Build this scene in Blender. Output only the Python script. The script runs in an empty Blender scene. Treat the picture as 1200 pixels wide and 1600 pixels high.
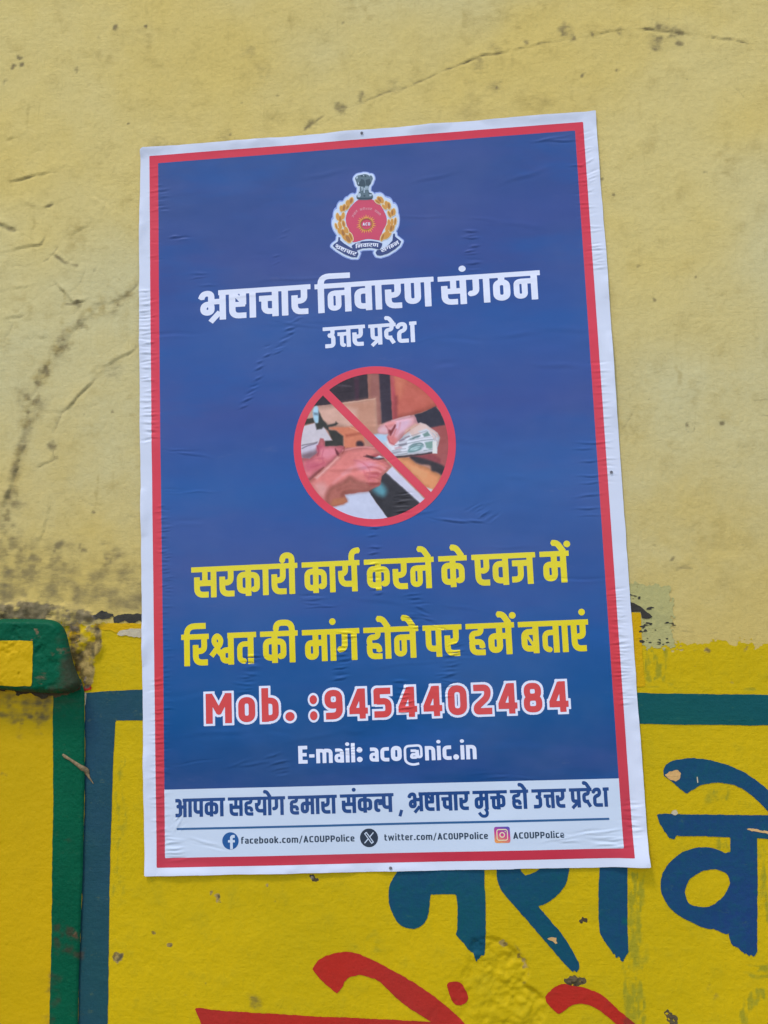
import bpy, math, random
import numpy as np
from mathutils import Matrix, Vector

# ------------------------------------------------------------------ camera, light, exposure
S = bpy.context.scene
col = S.collection
F_PX = 1483.3                                   # focal length in units of a 1200 x 1600 frame
RC = np.array([[0.99577104, 0.03885623, 0.08324795],      # poster axes seen from the camera
               [-0.04898986, 0.99115076, 0.12337005],
               [-0.07771758, -0.12692663, 0.98886279]])
CP = np.array([405.586, 665.772, -1184.604])    # camera in poster millimetres (right, down, into wall)
TH = 0.0365                                     # the poster hangs two degrees off the wall's level
CT, ST = math.cos(TH), math.sin(TH)
Z0 = 2150.0                                     # height of the poster's top left corner above ground


def p2w(u, v):                                  # poster mm -> wall mm (right, down)
    return CT * u + ST * v, -ST * u + CT * v


def w2p(X, Q):
    return CT * X - ST * Q, ST * X + CT * Q


cam_d = bpy.data.cameras.new('camera')
cam = bpy.data.objects.new('camera', cam_d)
col.objects.link(cam)
S.camera = cam
cam_d.sensor_fit = 'VERTICAL'
cam_d.sensor_height = 36.0
cam_d.lens = F_PX / 1600.0 * 36.0
cam_d.clip_start = 0.02
cam_d.clip_end = 400.0
_cx, _cq = p2w(CP[0], CP[1])
_p2world = np.array([[CT, ST, 0], [0, 0, 1], [ST, -CT, 0]], float)
_axes = _p2world @ RC.T                         # camera axes (right, down, forward) in the world
cam.matrix_world = Matrix(((_axes[0, 0], -_axes[0, 1], -_axes[0, 2], _cx / 1000),
                           (_axes[1, 0], -_axes[1, 1], -_axes[1, 2], CP[2] / 1000),
                           (_axes[2, 0], -_axes[2, 1], -_axes[2, 2], (Z0 - _cq) / 1000),
                           (0, 0, 0, 1)))

W = bpy.data.worlds.new('World')
S.world = W
W.use_nodes = True
sky = W.node_tree.nodes.new('ShaderNodeTexSky')
sky.sky_type = 'NISHITA'
sky.sun_disc = False
SUN_EL, SUN_AZ = math.radians(63), math.radians(214)      # azimuth clockwise from +y; in front of the wall, to the left
sky.sun_elevation = SUN_EL
sky.sun_rotation = SUN_AZ
sky.air_density = 1.0
sky.dust_density = 0.6
bgn = W.node_tree.nodes['Background']
bgn.inputs[1].default_value = 0.15
W.node_tree.links.new(sky.outputs[0], bgn.inputs[0])
sun_d = bpy.data.lights.new('sun', 'SUN')
sun_d.energy = 1.0
sun_d.angle = math.radians(11)
sun_d.color = (1.0, 0.98, 0.94)
sun = bpy.data.objects.new('sun', sun_d)
col.objects.link(sun)
_dir = Vector((math.sin(SUN_AZ) * math.cos(SUN_EL), math.cos(SUN_AZ) * math.cos(SUN_EL), math.sin(SUN_EL)))
sun.rotation_euler = _dir.to_track_quat('Z', 'Y').to_euler()
sun.location = _dir * 20
S.view_settings.view_transform = 'Standard'
S.view_settings.look = 'None'
S.view_settings.gamma = 1.0
S.view_settings.exposure = 0.9
ILL = np.array([0.87, 0.94, 0.98])              # how bright a white sheet on this wall comes out

# ------------------------------------------------------------------ small maths


def lin(c):
    c = np.asarray(c, float) / 255.0
    return np.where(c <= 0.04045, c / 12.92, ((c + 0.055) / 1.055) ** 2.4)


def alb(r, g, b):                               # colour as seen on the wall -> base colour
    c = np.clip(lin((r, g, b)) / ILL, 0.002, 0.86)
    return (float(c[0]), float(c[1]), float(c[2]), 1.0)


def ray(px, py, depth=0.0):                     # where a sight line meets the plane `depth` mm proud of the wall
    px = np.asarray(px, float); py = np.asarray(py, float)
    k = np.stack([(px - 600) / F_PX, (py - 800) / F_PX, np.ones_like(px)], -1)
    d = k @ RC
    l = (-depth - CP[2]) / d[..., 2]
    return CP[0] + l * d[..., 0], CP[1] + l * d[..., 1]


def pts_px(pts, o=(0, 0), s=1.0):
    a = np.array(pts, float)
    return a / s + np.array(o, float)


def on_wall(pts, o=(0, 0), s=1.0, depth=0.0):
    a = pts_px(pts, o, s)
    u, v = ray(a[:, 0], a[:, 1], depth)
    return np.stack(p2w(u, v), -1)


PD = 1.6                                        # the sheet stands this far off the plaster (mm)


def on_poster(pts, o=(0, 0), s=1.0):
    a = pts_px(pts, o, s)
    return np.stack(ray(a[:, 0], a[:, 1], PD), -1)


def _hash(ix, iy, seed):
    h = (ix.astype(np.int64) * 374761393 + iy.astype(np.int64) * 668265263 + seed * 974634711) & 0xFFFFFFFF
    h = ((h ^ (h >> 13)) * 1274126177) & 0xFFFFFFFF
    return ((h ^ (h >> 16)) & 0xFFFFFF) / float(0xFFFFFF)


def vnoise(x, y, seed=0):
    ix = np.floor(x); iy = np.floor(y)
    fx = x - ix; fy = y - iy
    fx = fx * fx * fx * (fx * (fx * 6 - 15) + 10); fy = fy * fy * fy * (fy * (fy * 6 - 15) + 10)
    ix = ix.astype(np.int64); iy = iy.astype(np.int64)
    a = _hash(ix, iy, seed); b = _hash(ix + 1, iy, seed); c = _hash(ix, iy + 1, seed); d = _hash(ix + 1, iy + 1, seed)
    return (a + (b - a) * fx) * (1 - fy) + (c + (d - c) * fx) * fy


def fbm(x, y, scale, seed=0, oct=4, gain=0.5):
    x = x / scale; y = y / scale
    t = 0.0; amp = 1.0; tot = 0.0
    for k in range(oct):
        t = t + amp * (vnoise(x, y, seed + 17 * k) - 0.5)
        tot += amp; amp *= gain; x = x * 2.03 + 5.7; y = y * 2.03 + 3.1
    return t / tot * 2.0                         # about -1 .. 1


def smooth(a, b, x):
    t = np.clip((x - a) / (b - a), 0, 1)
    return t * t * (3 - 2 * t)


def seg_dist(X, Y, p, q):
    dx, dy = q[0] - p[0], q[1] - p[1]
    L = dx * dx + dy * dy + 1e-12
    t = np.clip(((X - p[0]) * dx + (Y - p[1]) * dy) / L, 0, 1)
    return np.hypot(X - p[0] - t * dx, Y - p[1] - t * dy)


def sd_line(pts, X, Y):
    d = np.full(X.shape, 1e9)
    for p, q in zip(pts[:-1], pts[1:]):
        d = np.minimum(d, seg_dist(X, Y, p, q))
    return d


def sd_poly(P, X, Y):
    d = np.full(X.shape, 1e9); ins = np.zeros(X.shape, bool)
    n = len(P)
    for k in range(n):
        p, q = P[k], P[(k + 1) % n]
        d = np.minimum(d, seg_dist(X, Y, p, q))
        if p[1] != q[1]:
            c = ((p[1] > Y) != (q[1] > Y)) & (X < (q[0] - p[0]) * (Y - p[1]) / (q[1] - p[1]) + p[0])
            ins ^= c
    return np.where(ins, -d, d)


def spline(P, closed=True, n=5):                # Catmull-Rom through the points
    P = np.array(P, float); out = []
    N = len(P)
    for k in range(N if closed else N - 1):
        if closed:
            a, b, c, d = P[(k - 1) % N], P[k], P[(k + 1) % N], P[(k + 2) % N]
        else:
            a, b, c, d = P[max(k - 1, 0)], P[k], P[k + 1], P[min(k + 2, N - 1)]
        for t in np.arange(n) / n:
            out.append(0.5 * (2 * b + (c - a) * t + (2 * a - 5 * b + 4 * c - d) * t * t + (3 * b - a - 3 * c + d) * t ** 3))
    if not closed:
        out.append(P[-1])
    return np.array(out)


def fillet(P, r, closed=False, n=6):
    P = [np.array(p, float) for p in P]; out = []
    N = len(P)
    for k in range(N):
        if not closed and k in (0, N - 1):
            out.append(P[k]); continue
        a, b, c = P[k - 1], P[k], P[(k + 1) % N]
        la, lc = np.linalg.norm(a - b), np.linalg.norm(c - b)
        rr = min(r, la * 0.5 if (closed or k > 1) else la * 0.98, lc * 0.5 if (closed or k < N - 2) else lc * 0.98)
        if rr < 0.2:
            out.append(b); continue
        s, e = b + (a - b) / la * rr, b + (c - b) / lc * rr
        for t in np.linspace(0, 1, n):
            # rounder than a parabola: blend of bezier toward a circular arc
            out.append((1 - t) ** 2 * s + 2 * t * (1 - t) * (b * 0.96 + (s + e) * 0.02) + t * t * e)
    if closed:
        out.append(out[0])
    return np.array(out)


def sd_stroke(P, w, X, Y, closed=False):        # butt-ended brush stroke of width w
    h = w * 0.5
    f = np.full(X.shape, 1e9)
    for k in range(len(P) - 1):
        p, q = P[k], P[k + 1]
        dx, dy = q[0] - p[0], q[1] - p[1]
        L = math.hypot(dx, dy)
        if L < 1e-6:
            continue
        dx /= L; dy /= L
        a = (X - p[0]) * dx + (Y - p[1]) * dy
        b = (X - p[0]) * dy - (Y - p[1]) * dx
        f = np.minimum(f, np.maximum(np.abs(a - L / 2) - L / 2, np.abs(b) - h))
        if k < len(P) - 2 or closed:
            f = np.minimum(f, np.hypot(X - q[0], Y - q[1]) - h)
    return f


# ------------------------------------------------------------------ mesh from a signed field on a lattice
_TOK = [('L', 0, 0), ('H', 0, 0), ('L', 1, 0), ('V', 1, 0), ('L', 1, 1), ('H', 0, 1), ('L', 0, 1), ('V', 0, 0)]


def field_mesh(xs, ys, F):
    ny, nx = F.shape
    ins = F < 0
    code = ins[:-1, :-1] * 1 + ins[:-1, 1:] * 2 + ins[1:, 1:] * 4 + ins[1:, :-1] * 8
    NL = nx * ny
    loops, totals = [], []
    for c in range(1, 16):
        jj, ii = np.nonzero(code == c)
        if len(jj) == 0:
            continue
        bits = [bool(c & 1), bool(c & 2), bool(c & 4), bool(c & 8)]
        cols = []
        for k in range(4):
            if bits[k]:
                _, di, dj = _TOK[2 * k]
                cols.append((jj + dj) * nx + ii + di)
            if bits[k] != bits[(k + 1) % 4]:
                t, di, dj = _TOK[2 * k + 1]
                cols.append((NL if t == 'H' else 2 * NL) + (jj + dj) * nx + ii + di)
        poly = np.stack(cols[::-1], 1)
        loops.append(poly.ravel()); totals.append(np.full(len(jj), poly.shape[1]))
    if not loops:
        return None
    lv = np.concatenate(loops); lt = np.concatenate(totals)
    key, inv = np.unique(lv, return_inverse=True)
    kind = key // NL; rem = key % NL
    j = rem // nx; i = rem % nx
    x = np.array(xs)[i].astype(float); y = np.array(ys)[j].astype(float)
    m = kind == 1
    a = F[j[m], i[m]]; b = F[j[m], i[m] + 1]; t = a / (a - b)
    x[m] = np.array(xs)[i[m]] * (1 - t) + np.array(xs)[i[m] + 1] * t
    m = kind == 2
    a = F[j[m], i[m]]; b = F[j[m] + 1, i[m]]; t = a / (a - b)
    y[m] = np.array(ys)[j[m]] * (1 - t) + np.array(ys)[j[m] + 1] * t
    return x, y, inv, lt


def make_mesh(name, co, lv, lt, mat, parent=None, attrs=None, smooth_shade=True):
    me = bpy.data.meshes.new(name)
    me.vertices.add(len(co))
    if parent is not None:
        co = co - np.array(parent_origin(parent))
    me.vertices.foreach_set('co', np.ascontiguousarray(co, np.float32).ravel())
    me.loops.add(len(lv))
    me.loops.foreach_set('vertex_index', np.ascontiguousarray(lv, np.int32))
    me.polygons.add(len(lt))
    st = np.concatenate([[0], np.cumsum(lt)[:-1]])
    me.polygons.foreach_set('loop_start', st.astype(np.int32))
    me.polygons.foreach_set('loop_total', lt.astype(np.int32))
    if smooth_shade:
        me.polygons.foreach_set('use_smooth', np.ones(len(lt), bool))
    me.update(calc_edges=True)
    me.validate()
    for k, v in (attrs or {}).items():
        a = me.attributes.new(k, 'FLOAT_COLOR', 'POINT')
        full = np.ones((len(co), 4), np.float32); full[:, :v.shape[1]] = v
        a.data.foreach_set('color', full.ravel())
    me.materials.append(mat)
    o = bpy.data.objects.new(name, me)
    col.objects.link(o)
    if parent is not None:
        o.parent = parent
    return o


def parent_origin(p):
    l = Vector((0, 0, 0))
    while p is not None:
        l = l + p.location
        p = p.parent
    return l


def tag(o, label=None, category=None, kind=None):
    if label: o['label'] = label
    if category: o['category'] = category
    if kind: o['kind'] = kind
    return o


def empty(name, loc):
    o = bpy.data.objects.new(name, None)
    o.empty_display_size = 0.1
    o.location = loc
    col.objects.link(o)
    return o


class Raster:                                   # a field stored on a regular grid, sampled bilinearly
    def __init__(s, x0, x1, y0, y1, h):
        s.x0, s.y0, s.h = x0, y0, h
        s.nx, s.ny = int((x1 - x0) / h) + 1, int((y1 - y0) / h) + 1
        s.X, s.Y = np.meshgrid(x0 + h * np.arange(s.nx), y0 + h * np.arange(s.ny))
        s.ch = {}

    def window(s, x0, x1, y0, y1):
        i0 = max(0, int((x0 - s.x0) / s.h)); i1 = min(s.nx, int((x1 - s.x0) / s.h) + 2)
        j0 = max(0, int((y0 - s.y0) / s.h)); j1 = min(s.ny, int((y1 - s.y0) / s.h) + 2)
        if i1 <= i0 or j1 <= j0:
            return None
        return (slice(j0, j1), slice(i0, i1))

    def get(s, name, x, y):
        A = s.ch[name]
        fx = np.clip((x - s.x0) / s.h, 0, s.nx - 1.001); fy = np.clip((y - s.y0) / s.h, 0, s.ny - 1.001)
        i = fx.astype(int); j = fy.astype(int); fx = fx - i; fy = fy - j
        return (A[j, i] * (1 - fx) + A[j, i + 1] * fx) * (1 - fy) + (A[j + 1, i] * (1 - fx) + A[j + 1, i + 1] * fx) * fy


# ------------------------------------------------------------------ materials


class NT:
    def __init__(s, name):
        s.m = bpy.data.materials.new(name); s.m.use_nodes = True
        s.t = s.m.node_tree; s.n = s.t.nodes; s.b = s.n['Principled BSDF']
        g = s.n.new('ShaderNodeNewGeometry'); s.pos = g.outputs['Position']

    def link(s, a, b): s.t.links.new(a, b)

    def val(s, sock, v):
        if hasattr(v, 'is_output') or isinstance(v, bpy.types.NodeSocket): s.link(v, sock)
        else: sock.default_value = v

    def noise(s, scale, detail=4, rough=0.55, stretch=None, off=(0, 0, 0), dist=0.0):
        v = s.pos
        mp = s.n.new('ShaderNodeMapping'); s.link(v, mp.inputs[0])
        mp.inputs[1].default_value = off
        if stretch: mp.inputs[3].default_value = stretch
        nz = s.n.new('ShaderNodeTexNoise'); s.link(mp.outputs[0], nz.inputs['Vector'])
        nz.inputs['Scale'].default_value = scale; nz.inputs['Detail'].default_value = detail
        nz.inputs['Roughness'].default_value = rough; nz.inputs['Distortion'].default_value = dist
        return nz.outputs[0]

    def ramp(s, fac, a, b, lo=0.0, hi=1.0):
        r = s.n.new('ShaderNodeMapRange'); r.interpolation_type = 'SMOOTHSTEP'
        s.val(r.inputs[0], fac); r.inputs[1].default_value = a; r.inputs[2].default_value = b
        r.inputs[3].default_value = lo; r.inputs[4].default_value = hi
        return r.outputs[0]

    def math(s, op, a, b=0.0, clamp=False):
        r = s.n.new('ShaderNodeMath'); r.operation = op; r.use_clamp = clamp
        s.val(r.inputs[0], a); s.val(r.inputs[1], b)
        return r.outputs[0]

    def mix(s, fac, a, b, mode='MIX'):
        r = s.n.new('ShaderNodeMix'); r.data_type = 'RGBA'; r.blend_type = mode
        s.val(r.inputs[0], fac); s.val(r.inputs[6], a); s.val(r.inputs[7], b)
        return r.outputs[2]

    def attr(s, name):
        a = s.n.new('ShaderNodeAttribute'); a.attribute_name = name
        sp = s.n.new('ShaderNodeSeparateColor'); s.link(a.outputs['Color'], sp.inputs[0])
        return a.outputs['Color'], sp.outputs

    def bump(s, h, strength=0.5, dist=0.001, prev=None):
        b = s.n.new('ShaderNodeBump'); b.inputs['Strength'].default_value = strength
        b.inputs['Distance'].default_value = dist; s.link(h, b.inputs['Height'])
        if prev is not None: s.link(prev, b.inputs['Normal'])
        return b.outputs[0]

    def done(s, colour, rough=0.8, normal=None, spec=0.3):
        s.val(s.b.inputs['Base Color'], colour); s.val(s.b.inputs['Roughness'], rough)
        s.b.inputs['Specular IOR Level'].default_value = spec
        if normal is not None: s.link(normal, s.b.inputs['Normal'])
        return s.m


def wall_paint(name, c0, c1, ghost, worn=None, hair=1.0, roll=1.0, streak=0.5, var=0.5, dirt=(70, 66, 55), chip=(150, 135, 112), rough=0.75, bumps=1.0, speck=1.0, spec=0.10, c2=None, low=None):
    n = NT(name)
    big = n.noise(3.2, 5, 0.6)
    c = n.mix(n.ramp(big, 0.36, 0.66), c0, c1)
    if c2 is not None:
        c = n.mix(n.ramp(n.noise(1.7, 3, 0.5, off=(3, 1, 8)), 0.42, 0.62), c, c2)
    if low is not None:                         # base colour turns to a darker ochre lower down, edge broken by noise
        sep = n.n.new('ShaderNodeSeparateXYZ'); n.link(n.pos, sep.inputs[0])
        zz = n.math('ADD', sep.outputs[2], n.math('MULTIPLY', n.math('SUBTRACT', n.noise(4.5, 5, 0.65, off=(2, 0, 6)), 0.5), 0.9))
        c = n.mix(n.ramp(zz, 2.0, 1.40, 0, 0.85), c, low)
    # horizontal brush hairs and vertical run marks in the paint film
    hb = n.noise(26, 6, 0.7, stretch=(1, 1, 11), off=(1, 2, 3))
    vb = n.noise(22, 5, 0.65, stretch=(9, 1, 1), off=(4, 1, 7))
    mid = n.noise(30, 6, 0.65, off=(7, 3, 1))
    c = n.mix(n.ramp(hb, 0.56, 0.80, 0, 0.30 * streak * hair), c, ghost)
    c = n.mix(n.ramp(vb, 0.56, 0.85, 0, 0.28 * streak), c, ghost)
    c = n.mix(n.ramp(mid, 0.50, 0.80, 0, 0.35 * var), c, ghost)
    sp = n.ramp(n.noise(190, 3, 0.6), 0.70, 0.80, 0, 0.6 * speck)
    sm = n.ramp(n.noise(7, 3, 0.5, off=(9, 9, 2)), 0.45, 0.65)
    c = n.mix(n.math('MULTIPLY', sp, sm), c, alb(105, 95, 62))
    if worn is not None:                        # film rubbed thin, the coat below showing
        rub = n.math('ADD', n.math('MULTIPLY', n.noise(34, 6, 0.75, stretch=(1, 1, 2.5), off=(8, 2, 5)), 0.7), n.math('MULTIPLY', n.noise(150, 4, 0.7, off=(3, 3, 3)), 0.3))
        c = n.mix(n.ramp(rub, 0.56, 0.70, 0, 0.55), c, worn)
    _, ch = n.attr('mask')
    edge = n.noise(110, 6, 0.75, stretch=(0.5, 1, 1.7), off=(2, 7, 4))
    def broken(a, hard):
        k = n.math('ADD', a, n.math('MULTIPLY', n.math('SUBTRACT', edge, 0.5), 0.9 if hard else 0.6))
        return n.math('MULTIPLY', n.ramp(k, 0.30, 0.62 if hard else 0.95), n.ramp(a, 0.02, 0.2))
    c = n.mix(n.math('MULTIPLY', broken(ch[1], False), 0.75), c, ghost)
    cc = n.mix(n.ramp(n.noise(60, 5, 0.7), 0.35, 0.65), alb(*chip), alb(chip[0] * 0.6, chip[1] * 0.58, chip[2] * 0.52))
    c = n.mix(broken(ch[2], True), c, cc)
    soft = n.ramp(n.math('ADD', ch[0], n.math('MULTIPLY', n.math('SUBTRACT', edge, 0.5), 0.8)), 0.12, 0.95)
    c = n.mix(n.math('MULTIPLY', n.math('MULTIPLY', soft, n.ramp(ch[0], 0.02, 0.25)), 0.88), c, alb(*dirt))
    fine = n.noise(260, 5, 0.7)
    lumps = n.noise(150, 4, 0.6, off=(6, 2, 9))
    vv = n.ramp(lumps, 0.3, 0.75)
    c = n.mix(n.math('MULTIPLY', vv, 0.10 * streak), c, ghost)
    hz = n.ramp(n.noise(5, 4, 0.6, off=(6, 6, 1)), 0.35, 0.7, 0.25, 1.0)
    nn = n.bump(n.math('MULTIPLY', hb, hz), 0.6 * bumps * hair, 0.0014)
    nn = n.bump(lumps, 0.5 * bumps * roll, 0.0018 * roll, nn)
    nn = n.bump(mid, 0.55 * bumps, 0.0026, nn)
    nn = n.bump(n.math('MULTIPLY', fine, n.ramp(n.noise(12, 4, 0.6, off=(1, 8, 2)), 0.35, 0.7)), 0.5 * bumps, 0.0008, nn)
    return n.done(c, n.ramp(mid, 0.3, 0.7, rough - 0.08, rough + 0.08), nn, spec)


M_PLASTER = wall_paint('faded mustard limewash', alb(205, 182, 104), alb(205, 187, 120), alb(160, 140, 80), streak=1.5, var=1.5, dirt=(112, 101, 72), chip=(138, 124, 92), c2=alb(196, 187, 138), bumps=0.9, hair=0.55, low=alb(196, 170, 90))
M_DADO = wall_paint('bright yellow wall paint', alb(190, 162, 1), alb(201, 168, 2), alb(140, 136, 34), hair=0.7, roll=1.0, streak=1.0, var=0.9, rough=0.55, chip=(176, 150, 88), bumps=0.9, speck=0.6)
M_YELLOW = wall_paint('deep yellow wall paint', alb(188, 154, 1), alb(197, 159, 2), alb(156, 128, 8), hair=0.4, roll=1.0, streak=0.4, var=0.5, rough=0.5, chip=(140, 110, 60), bumps=0.8, speck=1.0)
M_ORANGE = wall_paint('old orange yellow paint', alb(196, 152, 4), alb(202, 160, 8), alb(180, 150, 40), streak=0.6, var=0.6, rough=0.6)
M_STRIPE = wall_paint('blue green stripe paint', alb(36, 68, 88), alb(30, 72, 76), alb(60, 90, 90), streak=0.7, var=0.6, rough=0.5, c2=alb(30, 62, 108), chip=(190, 180, 150), bumps=0.7, speck=0.3, worn=alb(104, 116, 70))
M_TEAL = wall_paint('teal stripe paint', alb(16, 84, 70), alb(18, 78, 74), alb(38, 96, 84), streak=0.7, var=0.5, rough=0.5, chip=(190, 180, 150), bumps=0.7, speck=0.3, c2=alb(14, 76, 82), worn=alb(70, 118, 84))
M_LETTER = wall_paint('blue sign writing paint', alb(16, 72, 90), alb(16, 78, 84), alb(10, 92, 76), streak=1.8, var=1.4, rough=0.5, c2=alb(30, 60, 106), hair=0.5, chip=(205, 165, 105), bumps=0.6, speck=0.1, worn=alb(66, 104, 74))
M_RED = wall_paint('red sign writing paint', alb(176, 42, 30), alb(168, 46, 38), alb(122, 52, 40), streak=0.5, var=0.6, rough=0.55, dirt=(105, 60, 48), bumps=0.7, speck=0.5, worn=alb(134, 78, 40))
M_GREEN = wall_paint('dark green enamel', alb(4, 88, 58), alb(4, 78, 52), alb(44, 98, 70), streak=0.3, var=0.5, rough=0.42, chip=(128, 104, 78), dirt=(58, 58, 42), bumps=0.8, speck=0.3, spec=0.06, hair=0.4, roll=1.4, worn=alb(52, 92, 62))
M_PATCH = wall_paint('grey green over painted patch', alb(177, 168, 106), alb(168, 163, 106), alb(128, 130, 94), streak=1.2, var=1.3, rough=0.7, dirt=(44, 46, 40))
M_TAR = wall_paint('black tar smear', alb(52, 50, 46), alb(60, 58, 50), alb(100, 96, 78), streak=0.6, var=0.6, rough=0.7)
M_WHITEWASH = wall_paint('old white primer', alb(196, 186, 160), alb(180, 168, 140), alb(200, 170, 60), streak=0.8, var=0.9, rough=0.8)
M_CLAY = wall_paint('bare orange plaster', alb(204, 160, 98), alb(214, 172, 112), alb(180, 140, 92), streak=0.2, var=0.6, rough=0.9)
M_EARTH = wall_paint('broken dark mortar', alb(92, 80, 56), alb(58, 50, 38), alb(128, 114, 84), streak=0.0, var=1.0, rough=0.95, bumps=2.0)


def print_ink(name, base, rough=0.5, spec=0.14, attr=None, ramp=None):
    n = NT(name)
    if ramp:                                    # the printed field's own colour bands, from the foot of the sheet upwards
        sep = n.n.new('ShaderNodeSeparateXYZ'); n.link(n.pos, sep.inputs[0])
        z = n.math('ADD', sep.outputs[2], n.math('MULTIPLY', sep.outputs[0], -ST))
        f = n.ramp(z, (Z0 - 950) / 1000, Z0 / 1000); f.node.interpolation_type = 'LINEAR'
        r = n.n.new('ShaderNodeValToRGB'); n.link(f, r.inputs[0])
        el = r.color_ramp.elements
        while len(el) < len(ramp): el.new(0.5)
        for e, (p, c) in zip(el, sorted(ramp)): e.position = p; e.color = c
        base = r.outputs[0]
    if attr:
        base, _ = n.attr(attr)
    if ramp and len(ramp) > 6:                  # uneven ink passes
        base = n.mix(n.ramp(n.noise(3.2, 4, 0.6, stretch=(1, 1, 3.2), off=(1, 3, 5)), 0.42, 0.66, 0, 0.32), base, alb(70, 82, 142))
        base = n.mix(n.ramp(n.noise(4.0, 4, 0.6, stretch=(1, 1, 3.6), off=(7, 3, 2)), 0.50, 0.72, 0, 0.5), base, alb(34, 88, 152))
    g = n.noise(5, 4, 0.6, off=(2, 4, 1))
    c = n.mix(n.ramp(g, 0.35, 0.75, 0, 0.05), base, alb(175, 172, 175))
    dust = n.ramp(n.noise(14, 5, 0.75, stretch=(1, 1, 3), off=(5, 5, 5)), 0.60, 0.85, 0, 0.10)
    c = n.mix(dust, c, alb(165, 160, 158))
    hl = n.ramp(n.noise(60, 3, 0.5, stretch=(0.12, 1, 1)), 0.3, 0.7)
    nn = n.bump(n.noise(16, 3, 0.5), 0.22, 0.003)
    nn = n.bump(n.noise(420, 2, 0.5), 0.10, 0.0003, nn)
    return n.done(c, n.ramp(g, 0.3, 0.7, rough - 0.06, rough + 0.08), nn, spec)


I_WHITE = print_ink('poster paper white', alb(206, 212, 224))
I_BAND = print_ink('footer band pale blue white', alb(196, 208, 220))
I_RED = print_ink('printed border red', alb(208, 72, 92), ramp=[(0.0, alb(186, 48, 66)), (0.25, alb(204, 62, 70)), (0.7, alb(212, 66, 82)), (1.0, alb(206, 58, 74))])
I_SIGNRED = print_ink('printed sign red', alb(216, 70, 86))
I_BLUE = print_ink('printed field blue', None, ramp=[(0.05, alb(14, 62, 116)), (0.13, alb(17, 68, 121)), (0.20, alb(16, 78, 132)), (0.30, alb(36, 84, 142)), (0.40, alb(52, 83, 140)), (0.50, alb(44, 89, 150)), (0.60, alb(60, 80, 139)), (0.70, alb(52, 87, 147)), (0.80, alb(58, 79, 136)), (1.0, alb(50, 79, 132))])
I_LETTER = print_ink('printed lettering white', alb(220, 224, 236))
I_YELLOW = print_ink('printed lettering yellow', alb(226, 214, 58), ramp=[(0.2, alb(222, 200, 18)), (0.5, alb(234, 212, 58))])
I_NUMRED = print_ink('printed number red', alb(208, 72, 70))
I_NAVY = print_ink('printed navy', alb(30, 68, 122))
I_TEXT = print_ink('printed dark grey text', alb(46, 62, 78))
I_STEEL = print_ink('printed rule blue', alb(46, 92, 136))
I_FB = print_ink('printed icon blue', alb(26, 84, 142))
I_DARK = print_ink('printed icon black', alb(40, 52, 66))
I_HALO = print_ink('emblem pale halo', alb(200, 214, 232))
I_HALO2 = print_ink('emblem soft halo edge', alb(140, 160, 214))
I_CRIMSON = print_ink('emblem crimson', alb(204, 78, 102))
I_GOLD = print_ink('emblem gold', alb(208, 150, 72))
I_CREAM = print_ink('emblem cream', alb(230, 208, 168))
I_SUN = print_ink('emblem sun yellow', alb(228, 158, 80))
I_STONE = print_ink('emblem stone grey', alb(96, 116, 124))
I_STONEL = print_ink('emblem pale stone', alb(178, 196, 206))
I_STONED = print_ink('emblem dark stone', alb(62, 80, 90))
I_RIBBON = print_ink('emblem ribbon navy', alb(62, 76, 122))
I_OCHRE = print_ink('emblem ochre line', alb(168, 116, 66))
I_PINK = print_ink('emblem faint pink', alb(216, 140, 150))
I_PICTURE = print_ink('printed picture', None, attr='print')
I_INSTA = print_ink('printed icon magenta', None, attr='print')


def plain(name, c, rough=0.85, scale=60, dark=0.6, b=0.4):
    n = NT(name)
    cc = n.mix(n.ramp(n.noise(scale, 6, 0.65), 0.3, 0.7), c, (c[0] * dark, c[1] * dark, c[2] * dark, 1))
    return n.done(cc, rough, n.bump(n.noise(scale * 3, 5, 0.6), b, 0.003))


M_GROUND = plain('dusty ground', (0.24, 0.2, 0.15, 1), 0.95, 9, 0.7)
M_CORE = plain('cement render', (0.30, 0.27, 0.20, 1), 0.9, 20)
M_STRAW = plain('dry straw', alb(150, 128, 92), 0.8, 150, 0.5)
M_STEELPIN = plain('dull pin', alb(110, 108, 112), 0.5, 300, 0.7)

# ------------------------------------------------------------------ the wall: relief and wear recorded once, read by every surface on it
SHEET_PX = [(219.5, 240), (220, 234.5), (224, 231.5), (300, 225.4), (420, 215.6), (565, 203.6), (760, 187.5), (930.3, 173.6), (938, 280), (947, 390),
            (964.5, 650), (982, 895), (998, 1120), (1008, 1262), (1012.4, 1334), (1015.2, 1353.3), (800, 1357.5), (610, 1361.2), (400, 1365.4), (226.4, 1368.8),
            (225, 1300), (223.6, 1180), (221, 905), (219, 700), (217.8, 560), (217.6, 400)]
WR = Raster(-320, 960, -340, 1240, 1.6)
X, Q = WR.X, WR.Y
rng = random.Random(4)
Hh = 1.1 * fbm(X, Q, 190, 3, 3) + 0.55 * fbm(X, Q, 34, 9, 4)
dirt = np.zeros_like(X); ghost = np.zeros_like(X); chip = np.zeros_like(X)
jx = 5 * fbm(X, Q, 26, 41, 3); jq = 5 * fbm(X, Q, 26, 57, 3)
kx = fbm(X, Q, 5.5, 141, 3); kq = fbm(X, Q, 5.5, 157, 3)
spot_n = fbm(X, Q, 9, 77, 4); spot_n2 = fbm(X, Q, 20, 91, 4)


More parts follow.
